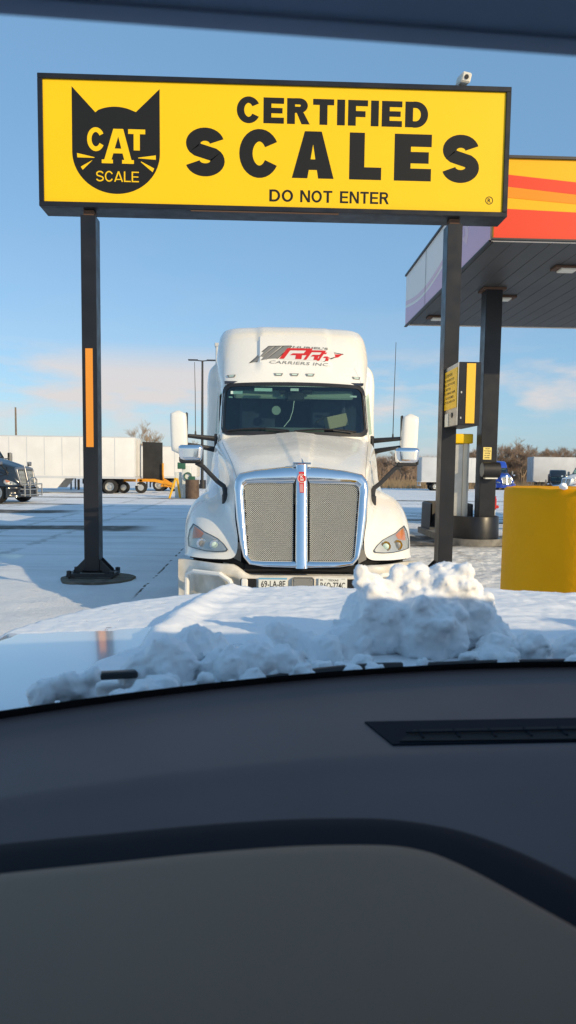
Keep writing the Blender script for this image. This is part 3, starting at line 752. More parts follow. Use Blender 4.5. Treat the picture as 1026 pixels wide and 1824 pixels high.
        # shut lines on hood
        for s in (-1,1):
            g = MB(); pts = [hb.ray_cast(Vector((s*(.70+.24*k/20),.34+1.55*k/20,3)),Vector((0,0,-1)))[0] for k in range(21)]
            pts = [p+Vector((0,0,.001)) for p in pts if p]
            g.tube(pts,.0025,4); g.obj('hood_seam', M['greyd'], T)
        # snow that collected in the fender valleys
        g = MB(); rows = []
        for s in (-1,):
            for k in range(13):
                t_ = k/12; vv = .85+1.05*t_; rows.append([])
                for j in range(9):
                    uu = s*(.93+.13*j/8+.05*t_); h = hb.ray_cast(Vector((uu,vv,3)),Vector((0,0,-1)))[0]
                    z = (h.z if h else 1.5)+.035*sin(pi*j/8)*min(1,4*t_,4*(1-t_)+.2)*(1+.6*fbm((uu*9,vv*9,1)))-.004
                    rows[-1].append((uu,vv,z))
        g.grid(rows); g.obj('fender_snow', M['snow'], T, sharp=180)
    # ---- chassis, wheels, under-body
    ch = MB(); ch.box((0,4.3,.80),(.9,7.2,.25),.02); ch.box((0,2.6,1.1),(1.9,1.3,.5),.03); ch.box((0,1.0,.95),(1.3,1.2,.5)); ch.obj('chassis', M['void'], T)
    for s in (-1,1):
        wheel(T,(s*1.05,1.08,.52),side=s)
        wheel(T,(s*.98,6.05,.52),w=.56,side=s); wheel(T,(s*.98,7.35,.52),w=.56,side=s)
        g = MB(); g.cyl((s*.95,2.7,.72),(s*.95,4.1,.72),.32,.32,20); g.obj('fuel_tank', M['steel'], T)
        g = MB(); g.box((s*1.14,4.7,.72),(.10,1.3,.55),.03); g.obj('side_fairing', paint, T)
    return T

HERO = tractor('semi_truck','white semi truck facing the camera with chrome mesh grille and red roof logo',(.42,7.8,0),0,M['white'],hero=True)
# its trailer, hidden behind the cab apart from a corner
def trailer(name, label, loc, rz, L_=16.0, h=4.05, w=2.6, m=None, bogie='end', wheels=True, group=None, skirt=True):
    """long axis +Y from the nose at y=0; rear doors at y=L"""
    m = m or M['white_tr']; T = thing(name, label, 'trailer', loc, rz, group)
    g = MB(); g.box((0,L_/2,(h+1.15)/2),(w,L_,h-1.15),.03)
    g.obj('cargo_box', m, T)
    g = MB(); g.box((0,L_/2,h+.015),(w+.03,L_+.02,.07),.01); g.box((0,L_/2,1.13),(w+.03,L_+.02,.16),.01)
    for s in (-1,1):
        for k in range(1,int(L_/1.22)): g.box((s*(w/2+.004),k*1.22,(h+1.2)/2),(.012,.05,h-1.3))
    g.obj('rail', M['grey_tr'], T)
    g = MB()
    for s in (-1,1): g.box((s*.64,L_+.03,(h+1.15)/2),(1.24,.05,h-1.3),.01)
    dr = g.obj('rear_door', m, T)
    g = MB()
    for x in (-.95,-.35,.35,.95): g.cyl((x,L_+.08,1.2),(x,L_+.08,h-.1),.02,.02,6)
    g.obj('lock_rod', M['steel'], dr)
    g = MB(); g.box((0,L_+.03,1.12),(w,.08,.14)); g.box((0,L_+.05,.62),(1.9,.08,.10))
    for s in (-1,1): g.box((s*.75,L_+.05,.85),(.08,.08,.5))
    g.obj('rear_guard', M['grey_tr'], T)
    if wheels:
        for y in (L_-3.0,L_-1.75):
            for s in (-1,1): wheel(T,(s*1.0,y,.5),w=.56,r=.5,side=s)
        g = MB(); g.box((0,L_-2.4,.85),(1.2,2.8,.35)); g.obj('bogie', M['void'], T)
        for s in (-1,1):
            g = MB(); g.box((s*.9,L_-4.0,.62),(.6,.03,.75)); g.obj('mud_flap', M['rubber'], T)
    if skirt:
        for s in (-1,1):
            g = MB(); g.prism([(s*(w/2-.02),2.5,1.06),(s*(w/2-.02),L_-4.8,1.06),(s*(w/2-.02),L_-5.4,.35),(s*(w/2-.02),3.2,.35)],(s*.02,0,0)); g.obj('side_skirt', m, T)
    for s in (-1,1):
        g = MB(); g.box((s*.7,2.6,.6),(.12,.12,1.1)); g.obj('landing_leg', M['greyd'], T)
    return T
trailer('semi_trailer','white box trailer hitched behind the white semi truck facing the camera',(.42,13.9,0),0,16.1,4.05)

# ------------------------------------------------------------------ SIGN
S = thing('overhead_sign','yellow CERTIFIED SCALES sign with black cat head emblem on two black posts','sign',(0,12,0))
g = MB(); X0, X1, Z0, Z1 = -3.465, 3.795, 5.795, 7.745
# cabinet with a frame around the recessed face
g.box(((X0+X1)/2,.235,(Z0+Z1)/2),(X1-X0,.43,Z1-Z0),.008)
cabn = g.obj('sign_cabinet', M['blackp'], S)
g = MB(); fw = .075
for (a,b,c,d) in ((X0,X1,Z1-fw,Z1),(X0,X1,Z0,Z0+fw),(X0,X0+fw,Z0+fw,Z1-fw),(X1-fw,X1,Z0+fw,Z1-fw)):
    g.box(((a+b)/2,-.002,(c+d)/2),(b-a,.045,d-c),.006)
g.obj('sign_frame', M['blackp'], S)
g = MB(); g.box(((X0+X1)/2,.012,(Z0+Z1)/2),(X1-X0-2*fw+.01,.010,Z1-Z0-2*fw+.01)); face = g.obj('sign_face', M['yellow'], S)
sf = lambda a,b,o: (a,.0055-o,b)
P = []
P += letters('CERTIFIED',-.455,2.515,7.115,7.495,.27,.105)
# SCALES, each letter at the place it has on the panel
for ch,(a,b) in zip('SCALES',((-1.235,-.625),(-.42,.215),(.41,1.06),(1.30,1.80),(2.00,2.58),(2.745,3.335))): P += letters(ch,a,b,6.315,7.015,.285 if ch in 'SC' else .31)
P += letters('DO',.065,.435,5.955,6.135,.19,.10)+letters('NOT',.545,1.045,5.955,6.135,.19,.10)+letters('ENTER',1.165,1.93,5.955,6.135,.19,.11)
flat_decal(P, sf, 'sign_lettering', M['signblk'], face)
flat_decal(strip(arc(3.51,6.05,.055,.055,0,360,24),.012)+text_polys('R',3.486,3.537,6.018,6.082,.015), sf, 'registered_mark', M['signblk'], face)
# cat head
cat = [(-2.955,7.575),(-2.60,7.225)]+arc(-2.30,7.10,.42,.175,135,45,12)[1:-1]+[(-1.985,7.225),(-1.625,7.570),(-1.622,6.62)]+arc(-2.29,6.62,.668,.61,0,-180,36)[1:]
cat = [(-2.955,7.575),(-2.60,7.205)]+arc(-2.295,7.02,.44,.275,134,46,12)[1:-1]+cat[cat.index((-1.985,7.225)):]
flat_decal([cat], sf, 'cat_emblem', M['signblk'], face)
P = letters('C',-2.735,-2.465,6.64,6.98,.22)+letters('T',-2.105,-1.845,6.66,6.97,.26)
P += [[(-2.485,6.47),(-2.375,6.47),(-2.235,6.93),(-2.235,6.97),(-2.33,6.97)],[(-2.045,6.47),(-2.155,6.47),(-2.275,6.93),(-2.275,6.97),(-2.18,6.97)]]
P += rc(-2.40,6.61,-2.12,6.68)+rc(-2.51,6.46,-2.34,6.515)+rc(-2.20,6.46,-2.02,6.515)
P += letters('SCALE',-2.60,-1.945,6.19,6.345,.13,.09)
P += [[(-2.885,6.60),(-2.62,6.545),(-2.62,6.535),(-2.88,6.535)],[(-2.83,6.40),(-2.655,6.50),(-2.66,6.49),(-2.80,6.355)],[(-1.685,6.595),(-1.955,6.555),(-1.955,6.545),(-1.685,6.53)],[(-1.735,6.345),(-1.915,6.49),(-1.91,6.50),(-1.71,6.40)]]
flat_decal(P, lambda a,b,o: (a,.0035-o,b), 'emblem_lettering', M['yellow'], face)
for x in (-2.74,3.0):
    g = MB(); g.box((x,.2,2.92),(.235,.30,5.56),.004); post = g.obj('post', M['blackp'], S)
    g = MB(); g.box((x,.2,5.74),(.16,.2,.10)); g.obj('post_cap', M['rust'], post)
    # foot: base plate, gussets, levelling bolts
    g = MB(); g.box((x,-.05,.085),(.74,.06,.05)); g.box((x,.45,.085),(.74,.06,.05)); g.box((x-.34,.2,.085),(.06,.6,.05)); g.box((x+.34,.2,.085),(.06,.6,.05))
    for s in (-1,1):
        for yy in (.08,.32):
            g.prism([(x+s*.10,yy,.33),(x+s*.125,yy,.33),(x+s*.30,yy,.15),(x+s*.30,yy,.08),(x+s*.22,yy,.08),(x+s*.10,yy,.20)],(0,.02,0))
    g.obj('base_frame', M['black'], post)
    for s in (-1,1):
        for yy in (-.05,.45):
            g = MB(); g.cyl((x+s*.34,yy,.0),(x+s*.34,yy,.16),.018,.018,8); g.cyl((x+s*.34,yy,.112),(x+s*.34,yy,.155),.040,.040,6)
            g.obj('anchor_bolt', M['black'], post)
g = MB(); g.box((-2.745,.045,2.90),(.115,.004,1.54)); g.obj('reflector_strip', M['orange_ref'], S)
g = MB(); g.box((.0,-.0,5.785),(2.3,.02,.018)); g.obj('access_hatch', M['rust'], S)
# floodlight / camera on the sign's top
Cm = thing('security_camera','small pale security camera standing on the top edge of the yellow sign','camera',(3.02,12.15,7.745))
g = MB(); g.cyl((0,0,0),(0,0,.10),.025,.025,8); g.obj('bracket', M['steel'], Cm)
g = MB(); g.box((.05,-.05,.14),(.15,.38,.14),.02,Matrix.Rotation(radians(14),4,'X')@Matrix.Rotation(radians(10),4,'Y')); hs = g.obj('housing', M['camw'], Cm)
g = MB(); g.cyl((.05,-.235,.095),(.05,-.25,.09),.035,.03,12); g.obj('lens', M['black'], hs)
# frost-free dirt under the left foot
g = MB(); pts = []
for k in range(26):
    a = 2*pi*k/26; pts.append((-2.66+.58*cos(a)*(1+.15*noise.noise(Vector((cos(a)*2,sin(a)*2,3)))), 12.1+.62*sin(a)*(1+.15*noise.noise(Vector((cos(a)*2,sin(a)*2,9)))), .035))
g.prism(pts,(0,0,-.05)); tag(g.obj('footing', M['dirt'], None),'bare brown concrete footing under the left sign post','footing')

# ------------------------------------------------------------------ ticket box on the right post
B = thing('intercom_box','black intercom box with yellow instruction panel fixed to the right sign post','intercom',(2.93,11.28,0))
g = MB(); g.box((.17,.50,2.98),(.335,1.0,.945),.01); g.obj('housing', M['blackp'], B)
g = MB(); g.box((-.004,.50,2.98),(.012,.985,.93)); pan = g.obj('side_panel', M['steel'], B)
g = MB(); g.box((-.014,.50,3.08),(.010,.93,.60)); ip = g.obj('instruction_panel', M['yellow'], pan)
f2 = lambda a,b,o: (-.0195-o, 1.0-a, b)
P = text_polys('ATTENTION',.25,.68,3.285,3.335,.02)
for i,(s_,a,b) in enumerate((('TRUCK MUST STOP',.20,.80),('PULL ONTO SCALE',.20,.86),('PRESS BUTTON',.12,.60),('STATE COMPANY NAME',.10,.88),('AND TRUCK NUMBER',.10,.80),('WAIT FOR OPERATOR',.12,.88))): P += text_polys(s_,a,b,3.215-i*.068,3.252-i*.068,.02)
flat_decal(P,f2,'panel_text',M['signblk'],ip)
g = MB(); g.box((-.016,.60,2.62),(.014,.20,.20),.004); g.obj('speaker', M['plate'], pan)
g = MB(); g.box((-.014,.84,2.61),(.010,.14,.10),.004); g.obj('call_button', M['greyd'], pan)
g = MB(); g.cyl((-.010,.30,2.68),(-.022,.30,2.68),.04,.04,14); g.obj('key_lock', M['black'], pan)
g = MB(); g.box((.185,-.006,2.985),(.135,.008,.89)); g.obj('reflector_strip', M['yellow_ref'], B)
g = MB()
g.bm.free()
for z in (3.0,2.62): MB().box((.045,-.006,z),(.02,.010,.03)).obj('hinge', M['steel'], B)

# ------------------------------------------------------------------ big yellow bollard
g = MB(); prof = [(.0,0),(.62,0),(.62,1.69),(.613,1.705),(.60,1.712),(0,1.715)]
rows = []
for k in range(97):
    a = 2*pi*k/96; r = []
    zz = [0,.3,.6,.9,1.2,1.5,1.66]
    for z in zz: r.append((z,.625+.004*noise.noise(Vector((cos(a)*3,sin(a)*3,z*3)))))
    r += [(1.70,.622),(1.713,.610),(1.716,.3),(1.716,.001)]
    rows.append([(q*cos(a),q*sin(a),z+(.006*noise.noise(Vector((cos(a)*5,sin(a)*5,1))) if z > 1.6 else 0)) for z,q in r])
g.grid(rows); bo = g.obj('bollard', M['conc_yel'], None, weld=.0005, sharp=40); bo.location = (2.125,4.5,0)
tag(bo,'thick round concrete bollard painted yellow, at the right edge','bollard')
for (x,y,r) in ((1.66,4.07,.022),(1.79,3.97,.018)):
    g = MB(); bmesh.ops.create_icosphere(g.bm, subdivisions=3, radius=r)
    for v in g.bm.verts: v.co *= 1+.5*noise.noise(v.co*60); v.co.z *= .8
    o = g.obj('snow_lump', M['snowfine'], None, sharp=180); o.location = (x,y,1.722+r*.4)
    tag(o, 'small snow lump on the rim of the yellow bollard, '+('the left one' if r > .02 else 'the right one'), 'snow lump', 'snow lumps on the bollard')

# ------------------------------------------------------------------ CANOPY
CX0, CX1, CY0, CY1, CZ = 4.33, 22.0, 14.5, 23.1, 6.24
K = thing('fuel_canopy','fuel station canopy with yellow and red striped front fascia and purple side','canopy',(0,0,0))
g = MB(); g.box(((CX0+CX1)/2,(CY0+CY1)/2,CZ+.10),(CX1-CX0-.1,CY1-CY0-.1,.10)); 
nslat = int((CX1-CX0)/.40)
g2 = MB()
y = CX0+.15
sl = MB()
k = 0
yy = CY0+.12
while yy < CY1-.1:
    sl.box(((CX0+CX1)/2,yy+.145,CZ+.035),(CX1-CX0-.16,.285,.03),.006); yy += .30
g.obj('roof_deck', M['void'], K)
# slats run front to back
sl.bm.free(); sl = MB(); x = CX0+.1
while x < CX1-.2:
    sl.box((x+.19,(CY0+CY1)/2,CZ+.03),(.372,CY1-CY0-.16,.03),.006); x += .38
sl.obj('soffit', M['soffit'], K)
g = MB(); g.box(((CX0+CX1)/2,CY0+.06,CZ+.00),(CX1-CX0-.02,.12,.05)); g.obj('drip_edge', M['fas_w'], K)
FH = 1.46
# front fascia with stripes (each stripe a thin raised sheet)
g = MB(); g.box(((CX0+CX1)/2,CY0,CZ+FH/2),(CX1-CX0,.06,FH),.004); ff = g.obj('front_fascia', M['fas_y'], K)
def fx(pts, m, nm, off=.033): 
    q = MB(); q.prism([(a,CY0-off,CZ+b) for a,b in pts],(0,-.003,0)); return q.obj(nm, m, ff)
fx([(CX0+.005,0.005),(CX1,.005),(CX1,.15),(7,.47),(CX0+.005,.545)],M['fas_r'],'red_band')
fx([(CX0+.005,.76),(7,.58),(12,.3),(12,.45),(7,.73),(CX0+.005,.96)],M['fas_o'],'orange_band')
fx([(CX0+.005,.96),(7,.735),(12,.46),(12,.62),(7,.96),(CX0+.005,1.18)],M['fas_r'],'upper_red_band')
g = MB(); g.box(((CX0+CX1)/2,CY0-.01,CZ+FH+.02),(CX1-CX0+.06,.12,.05)); g.box((CX0-.01,(CY0+CY1)/2,CZ+FH+.02),(.12,CY1-CY0+.05,.05)); g.box(((CX0+CX1)/2,CY0-.005,CZ-.015),(CX1-CX0+.04,.09,.03)); g.box((CX0,(CY0+CY1)/2+.1,CZ-.015),(.08,CY1-CY0,.03)); g.obj('edge_trim', M['black'], K)
g = MB(); g.box((CX0,(CY0+CY1)/2+.032,CZ+FH/2),(.06,CY1-CY0-.07,FH-.002)); sfa = g.obj('side_fascia', M['fas_w'], K)
g = MB(); g.box((CX1,(CY0+CY1)/2+.032,CZ+FH/2),(.06,CY1-CY0-.07,FH-.002)); g.box(((CX0+CX1)/2,CY1,CZ+FH/2),(CX1-CX0,.06,FH)); g.obj('rear_fascia', M['fas_w'], K)
def sx(pts, m, nm, off=.033):
    q = MB(); q.prism([(CX0-off,a,CZ+b) for a,b in pts],(-.003,0,0)); return q.obj(nm, m, sfa)
def curve(f, n=24, a=CY0+.05, b=CY1-.05): return [(a+(b-a)*k/n, f(a+(b-a)*k/n)) for k in range(n+1)]
lo = lambda y: .62+.20*sin((y-14)*.75)
sx([(CY0+.05,.01)]+curve(lambda y: .52+.22*sin((y-13)*.62))+[(CY1-.05,.01)],M['fas_p'],'purple_swirl')
sx(curve(lambda y: .72+.22*sin((y-13)*.62))+curve(lambda y: .60+.22*sin((y-13)*.62))[::-1],M['fas_p2'],'mauve_stripe')
sx([(16.1,.62),(16.5,1.25),(17.0,1.38),(17.3,1.1),(17.0,.8),(16.5,.55),(16.2,.38)],M['fas_p2'],'mauve_leaf',.036)
sx([(16.35,.62),(16.7,1.15),(17.1,1.25),(17.25,1.05),(16.9,.8),(16.5,.6)],M['fas_p'],'purple_leaf',.040)
for yy in (17.4,20.3): 
    q = MB(); q.box((CX0-.041,yy,CZ+FH/2),(.004,.02,FH)); q.obj('panel_seam', M['greyd'], sfa)
for (x,y) in ((6.55,16.4),(6.05,19.2),(5.0,21.8),(10.5,16.4),(10.2,20.2)):
    g = MB(); g.box((x,y,CZ-.012),(.62,.36,.05),.01); li = g.obj('canopy_light', M['rust'], K)
    g = MB(); g.box((x,y,CZ-.055),(.36,.28,.05),.012); g.obj('lamp_lens', M['lamp'], li)
# columns
for (x,y,lbl) in ((5.545,18.25,0),(13.0,18.25,1)):
    g = MB(); g.box((x,y+.2,CZ/2+.1),(.40,.42,CZ-.15),.012); g.obj('column', M['blackp'], K)
g = MB(); g.box((5.545,18.45,CZ-.02),(.55,.5,.05)); g.obj('column_cap', M['rust'], K)

# island: kerb with steel nose guard
I = thing('pump_island','low fuel island with black rounded steel nose guard under the canopy','island',(5.35,18.0,0))
g = MB(); 
outl = [(x*.62, .62-y*.62) for x,y in [(cos(radians(a)),sin(radians(a))) for a in range(0,181,10)]]
pts = [(x,y,0) for x,y in outl]+[(-.62,4.2,0),(.62,4.2,0)]
g.prism([(x*1.12,y-.06,0) for x,y,_ in pts],(0,0,.17)); g.obj('kerb', M['conc'], I)
g = MB(); rows = []
for z,r in ((.05,.60),(.17,.66),(.18,.60),(.70,.59),(.72,.58),(.72,.55),(.30,.55)):
    rows.append([(-r,1.9,z)]+[(-r*cos(radians(a)), .62-r*sin(radians(a)), z) for a in range(0,181,9)]+[(r,1.9,z)])
g.grid(rows); g.obj('nose_guard', M['blackp'], I)
g = MB(); rows=[]
for z,r in ((.05,.62),(.9,.60),(.92,.56),(.4,.55)):
    rows.append([(-r,2.9,z)]+[(-r*cos(radians(a)), 4.0+r*sin(radians(a)), z) for a in range(0,181,9)]+[(r,2.9,z)])
g.grid(rows); g.obj('tail_guard', M['black'], I)
D = thing('fuel_dispenser','tall stainless fuel dispenser with yellow top, standing behind the right sign post','dispenser',(4.92,18.75,.17))
g = MB(); g.box((0.02,.35,1.20),(.50,.80,2.30),.02); g.obj('cabinet', M['steel'], D)
g = MB(); g.box((.0,.33,2.47),(.66,.95,.24),.03); g.obj('top_cap', M['yellow'], D)
g = MB(); g.box((.16,-.07,1.25),(.10,.04,2.2),.01); g.obj('corner_trim', M['camw'], D)
g = MB(); g.box((-.235,.05,1.30),(.03,.36,1.25),.01); g.obj('nozzle_bay', M['void'], D)
g = MB(); g.tube([(-.27,.0,1.85),(-.30,.0,1.6),(-.31,.02,1.0),(-.29,.05,.7),(-.26,.10,.9),(-.26,.14,1.5)],.022,6); g.obj('hose', M['black'], D)
g = MB(); g.box((-.18,-.06,.36),(.16,.03,.50)); g.obj('lower_panel', M['tan'], D)
g = MB(); g.prism([(-.26,-.08,.02),(-.06,-.08,.02),(-.06,-.08,.26),(-.26,-.08,.10)],(0,-.01,0)); g.obj('red_patch', M['handle_red'], D)
Nn = thing('notice','small yellow notice reading NON POTABLE WATER DO NOT DRINK on the canopy column','sign',(5.50,18.235,0))
g = MB(); g.box((0,-.004,2.27),(.205,.006,.30)); nb_ = g.obj('notice_board', M['notice'], Nn)
P = []
for i,(s_,w_) in enumerate((('NON',.05),('POTABLE',.085),('WATER',.07),('DO NOT',.075),('DRINK',.065))): P += text_polys(s_,-w_,w_,2.37-i*.055,2.40-i*.055,.03)
flat_decal(P, lambda a,b,o:(a,-.0085-o,b),'notice_text',M['signblk'],nb_)
W = thing('towel_dispenser','round black paper towel dispenser hanging on the canopy column below the yellow notice','dispenser',(5.56,18.1,1.87))
g = MB(); g.cyl((-.21,0,.0),(.20,0,.0),.19,.19,24); g.box((0,.06,.0),(.40,.14,.36),.02); g.obj('drum_cover', M['black'], W)
g = MB(); g.cyl((-.222,0,0),(-.211,0,0),.17,.17,24); g.obj('end_disc', M['steel'], W)
g = MB(); g.box((0,.0,-.205),(.30,.16,.03)); g.obj('paper', M['plate'], W)
Hy = thing('hose_valve','red hand pump valve on a thin pale pipe beside the canopy column','valve',(6.15,19.6,.0))
g = MB(); g.cyl((0,0,0),(0,0,.85),.035,.03,10); g.obj('pipe', M['plate'], Hy)
g = MB(); g.box((0,0,.98),(.09,.12,.30),.02); g.box((.06,0,.90),(.12,.06,.08),.02); g.cyl((0,0,1.1),(0,0,1.18),.03,.05,8); g.obj('valve_head', M['handle_red'], Hy)

# ------------------------------------------------------------------ BACKGROUND, left
trailer('semi_trailer','long white box trailer parked across the snowy lot at the left',(-25.0,54.3,0),radians(-90),16.0,3.95,m=M['white_tr'])
trailer('semi_trailer','shorter white trailer in the left distance, between the black board and the semi truck',(-18.0,61.5,0),radians(-90),12.7,3.55,m=M['white_tr'],skirt=False)
tractor('parked_truck','black semi truck with chrome bull bar parked at the left edge',(-11.75,38.2,0),radians(74),M['darkpaint'],chrome=mat('dull_chrome',(.30,.30,.31),.35,metal=.8))
Tb = [o for o in bpy.data.objects if o.get('label','').startswith('black semi truck')][0]
g = MB()
for z in (.42,.70,.95): g.tube([(-.85,-.05,z),(-.75,-.22,z),(.75,-.22,z),(.85,-.05,z)],.035,6)
for x in (-.75,-.3,.3,.75): g.tube([(x,-.22,.35),(x,-.22,1.15 if abs(x) < .5 else .98)],.035,6)
g.tube([(-.3,-.22,1.15),(-.15,-.22,1.28),(.15,-.22,1.28),(.3,-.22,1.15)],.035,6)
g.obj('bull_bar', M['steel'], Tb)
Rm = thing('ramp_trailer','orange ramp trailer with an upright black board, behind the left sign post','trailer',(-8.9,54.5,0))
g = MB(); g.box((-1.0,0,.95),(4.2,.20,.22),.02); g.prism([(1.1,-.1,1.06),(1.1,-.1,.84),(3.0,-.1,.45),(3.0,-.1,.66)],(0,.25,0)); g.box((-1.0,1.6,.95),(4.2,.20,.22),.02); g.box((1.9,.8,.62),(.2,1.8,.16)); g.box((.1,.8,.92),(.2,1.8,.16)); g.obj('frame', M['equip'], Rm)
g = MB(); g.prism([(.2,.30,3.72),(1.62,.30,3.68),(1.62,.30,.72),(.2,.30,.92)],(0,.12,0)); g.obj('board', M['board'], Rm)
g = MB(); g.tube([(1.68,.1,2.2),(1.68,.1,1.4),(1.75,.1,.8)],.07,6); g.prism([(1.5,0,.5),(2.6,0,.45),(2.2,0,.85),(1.8,0,1.1)],(0,.2,0)); g.tube([(-2.1,0,.8),(-2.1,0,.3)],.06,6); g.obj('upright', M['equip'], Rm)
for x in (-2.4,-1.15,.1):
    wh = MB(); wh.cyl((x,.0,.42),(x,.3,.42),.42,.42,20); q = wh.obj('wheel', M['rubber'], Rm)
    wh = MB(); wh.cyl((x,-.02,.42),(x,.0,.42),.22,.20,16); wh.obj('rim', M['rim'], q)
# pump stand with drum
Pm = thing('yellow_guard','yellow A shaped pipe guard beside the brown drum in the left distance','guard rail',(-5.35,46.0,0))
g = MB(); g.tube([(-.35,0,0),(.0,0,1.1),(.1,.0,1.2)],.07,8); g.tube([(.25,.6,0),(.1,.3,1.2),(.0,0,1.2)],.07,8); g.obj('pipe_frame', M['yellow_ref'], Pm)
Dm = tag(None or (lambda: (lambda gg: gg.obj('drum', M['brown'], None))(MB().cyl((0,0,0),(0,0,1.15),.42,.42,24).cyl((0,0,.38),(0,0,.42),.435,.435,24).cyl((0,0,.78),(0,0,.82),.435,.435,24)))(),'brown drum standing beside the yellow pipe guard, left of the semi truck','drum')
Dm.location = (-4.3,46.0,0)
Wp = thing('water_pump','white and green pump with coiled hose behind the brown drum','pump',(-4.75,47.2,0))
g = MB(); g.box((0,0,1.0),(.55,.5,2.0),.04); g.box((-.55,.2,.8),(.4,.4,1.6),.04); g.obj('cabinet', M['plate'], Wp)
g = MB(); g.tube([(.1+.22*cos(a),-.35,1.35+.22*sin(a)) for a in [2*pi*k/16 for k in range(15)]],.045,6); g.box((-.3,-.3,2.0),(.5,.1,.4),.03); g.box((.35,-.3,1.2),(.4,.1,.3),.03); g.obj('green_hose', M['green'], Wp)
# lamp post with two arms
Lp = thing('lamp_post','tall dark parking lot lamp post with two flat lamp heads','lamp post',(-5.62,70,0))
g = MB(); g.cyl((0,0,0),(0,0,11.75),.14,.09,12); g.cyl((0,0,0),(0,0,.8),.35,.35,16); g.obj('pole', M['black'], Lp)
for s in (-1,1):
    g = MB(); g.tube([(0,0,11.7),(s*.45,0,11.75)],.05,6); g.box((s*.85,0,11.78),(.9,.42,.10),.03); g.obj('lamp_head', M['black'], Lp)
Up = tag(MB().cyl((0,0,0),(0,0,10.2),.18,.12,10).obj('utility_pole', M['wood'], None),'weathered wooden utility pole rising behind the long white trailer','pole'); Up.location = (-35.0,108,0)
# ------------------------------------------------------------------ BACKGROUND, right
trailer('semi_trailer','grey white trailer seen between the hood mirror and the right sign post',(21.6,97,gz(21.6,97)),radians(90),0,3.95,m=M['grey_tr']) if False else None
trailer('semi_trailer','grey trailer in the right distance between the chrome hood mirror and the sign post',(28.2,93,-.5),radians(90),8.6,4.05,m=M['grey_tr'],skirt=False)
tractor('parked_truck','blue semi truck facing the camera beyond the canopy column',(32.7,99,-.5),radians(4),M['blue'])
trailer('semi_trailer','grey white box trailer above the yellow bollard at the right edge',(56,108,-.5),radians(90),17.0,4.6,m=M['grey_tr'],skirt=False)
tractor('parked_truck','white semi truck above the yellow bollard at the right edge',(36.0,88,-.5),radians(-66),M['white_tr'])
tractor('parked_truck','dark semi truck behind the yellow bollard, left of the white truck',(39.6,99,-1.6),radians(-20),M['darkpaint'])

# ------------------------------------------------------------------ TREES
def bare_tree(name, label, seed, h, m, group, spread=1.0):
    rnd = random.Random(seed); T = thing(name, label, 'tree', (0,0,0), 0, group)
    tr = MB(); cw = MB(); 
    def seg(mb, a, b, r0, r1, n=3):
        mb.cyl(a, b, r0, r1, n, cap=False)
    def grow(p, d, ln, r, depth):
        mb = tr if depth == 0 else cw
        k = 3 if depth < 2 else 2; pts = [p]
        for i in range(k):
            d2 = (d+Vector((rnd.uniform(-.16,.16),rnd.uniform(-.16,.16),rnd.uniform(-.02,.12)))).normalized()
            q = pts[-1]+d2*ln/k; seg(mb, pts[-1], q, r*(1-.35*i/k), r*(1-.35*(i+1)/k), 6 if depth == 0 else 3); pts.append(q); d = d2
        if depth >= 5: return
        nb = (7,5,5,5,4)[depth]
        for i in range(nb):
            f = rnd.uniform(.30,1) if depth else rnd.uniform(.28,1); j = min(int(f*k), k-1); base = pts[j].lerp(pts[j+1], f*k-j)
            az = rnd.uniform(0,2*pi); tilt = rnd.uniform(.35,.95)*spread
            side = Vector((cos(az),sin(az),0)); nd = (d*cos(tilt)+side*sin(tilt)+Vector((0,0,.18))).normalized()
            grow(base, nd, ln*rnd.uniform(.50,.72), max(r*.5,.012), depth+1)
    grow(Vector((0,0,0)), Vector((0,0,1)), h*.42, h*.022, 0)
    tr.obj('trunk', M['bark'], T, recalc=False); cw.obj('crown', m, T, recalc=False)
    return T
protos = [bare_tree('bare_tree','tan bare tree with a wide dense crown in the right tree line',3,10.5,M['twig2'],'bare trees of the far tree line',1.05),
          bare_tree('bare_tree','brown bare tree in the far tree line',11,9.6,M['twig'],'bare trees of the far tree line'),
          bare_tree('bare_tree','brown bare tree in the far tree line',23,8.6,M['twig'],'bare trees of the far tree line',1.2)]
rnd = random.Random(5)
protos[0].location = (43.0,122,-.6); protos[0].scale = (.95,.95,.82)
spots = []
x = 17.0
while x < 66:
    spots.append((x+rnd.uniform(-.5,.5), rnd.choice((118,124,130)))); x += rnd.uniform(1.2,2.1)
first = [True,True]
for i,(x,y) in enumerate(spots):
    k = i%2+1
    if first[k-1]: o = protos[k]; first[k-1] = False
    else: o = copy_tree(protos[k])
    o.location = (x,y,-.6); o.rotation_euler = (0,0,rnd.uniform(0,6.28)); s = rnd.uniform(.62,.86)*(.85 if x < 34 else 1); o.scale = (s*1.15,s*1.15,s)
    o['label'] = 'brown bare tree in the far tree line'
for (x,y,s,l) in ((-18.5,125,.97,'pale bare tree rising behind the trailers, left of the door mirror'),(-13.0,128,.78,'pale bare tree partly behind the left door mirror of the semi truck')):
    o = copy_tree(protos[0]); o.location = (x,y,0); o.scale = (s,s,s); o.rotation_euler = (0,0,x); o['label'] = l
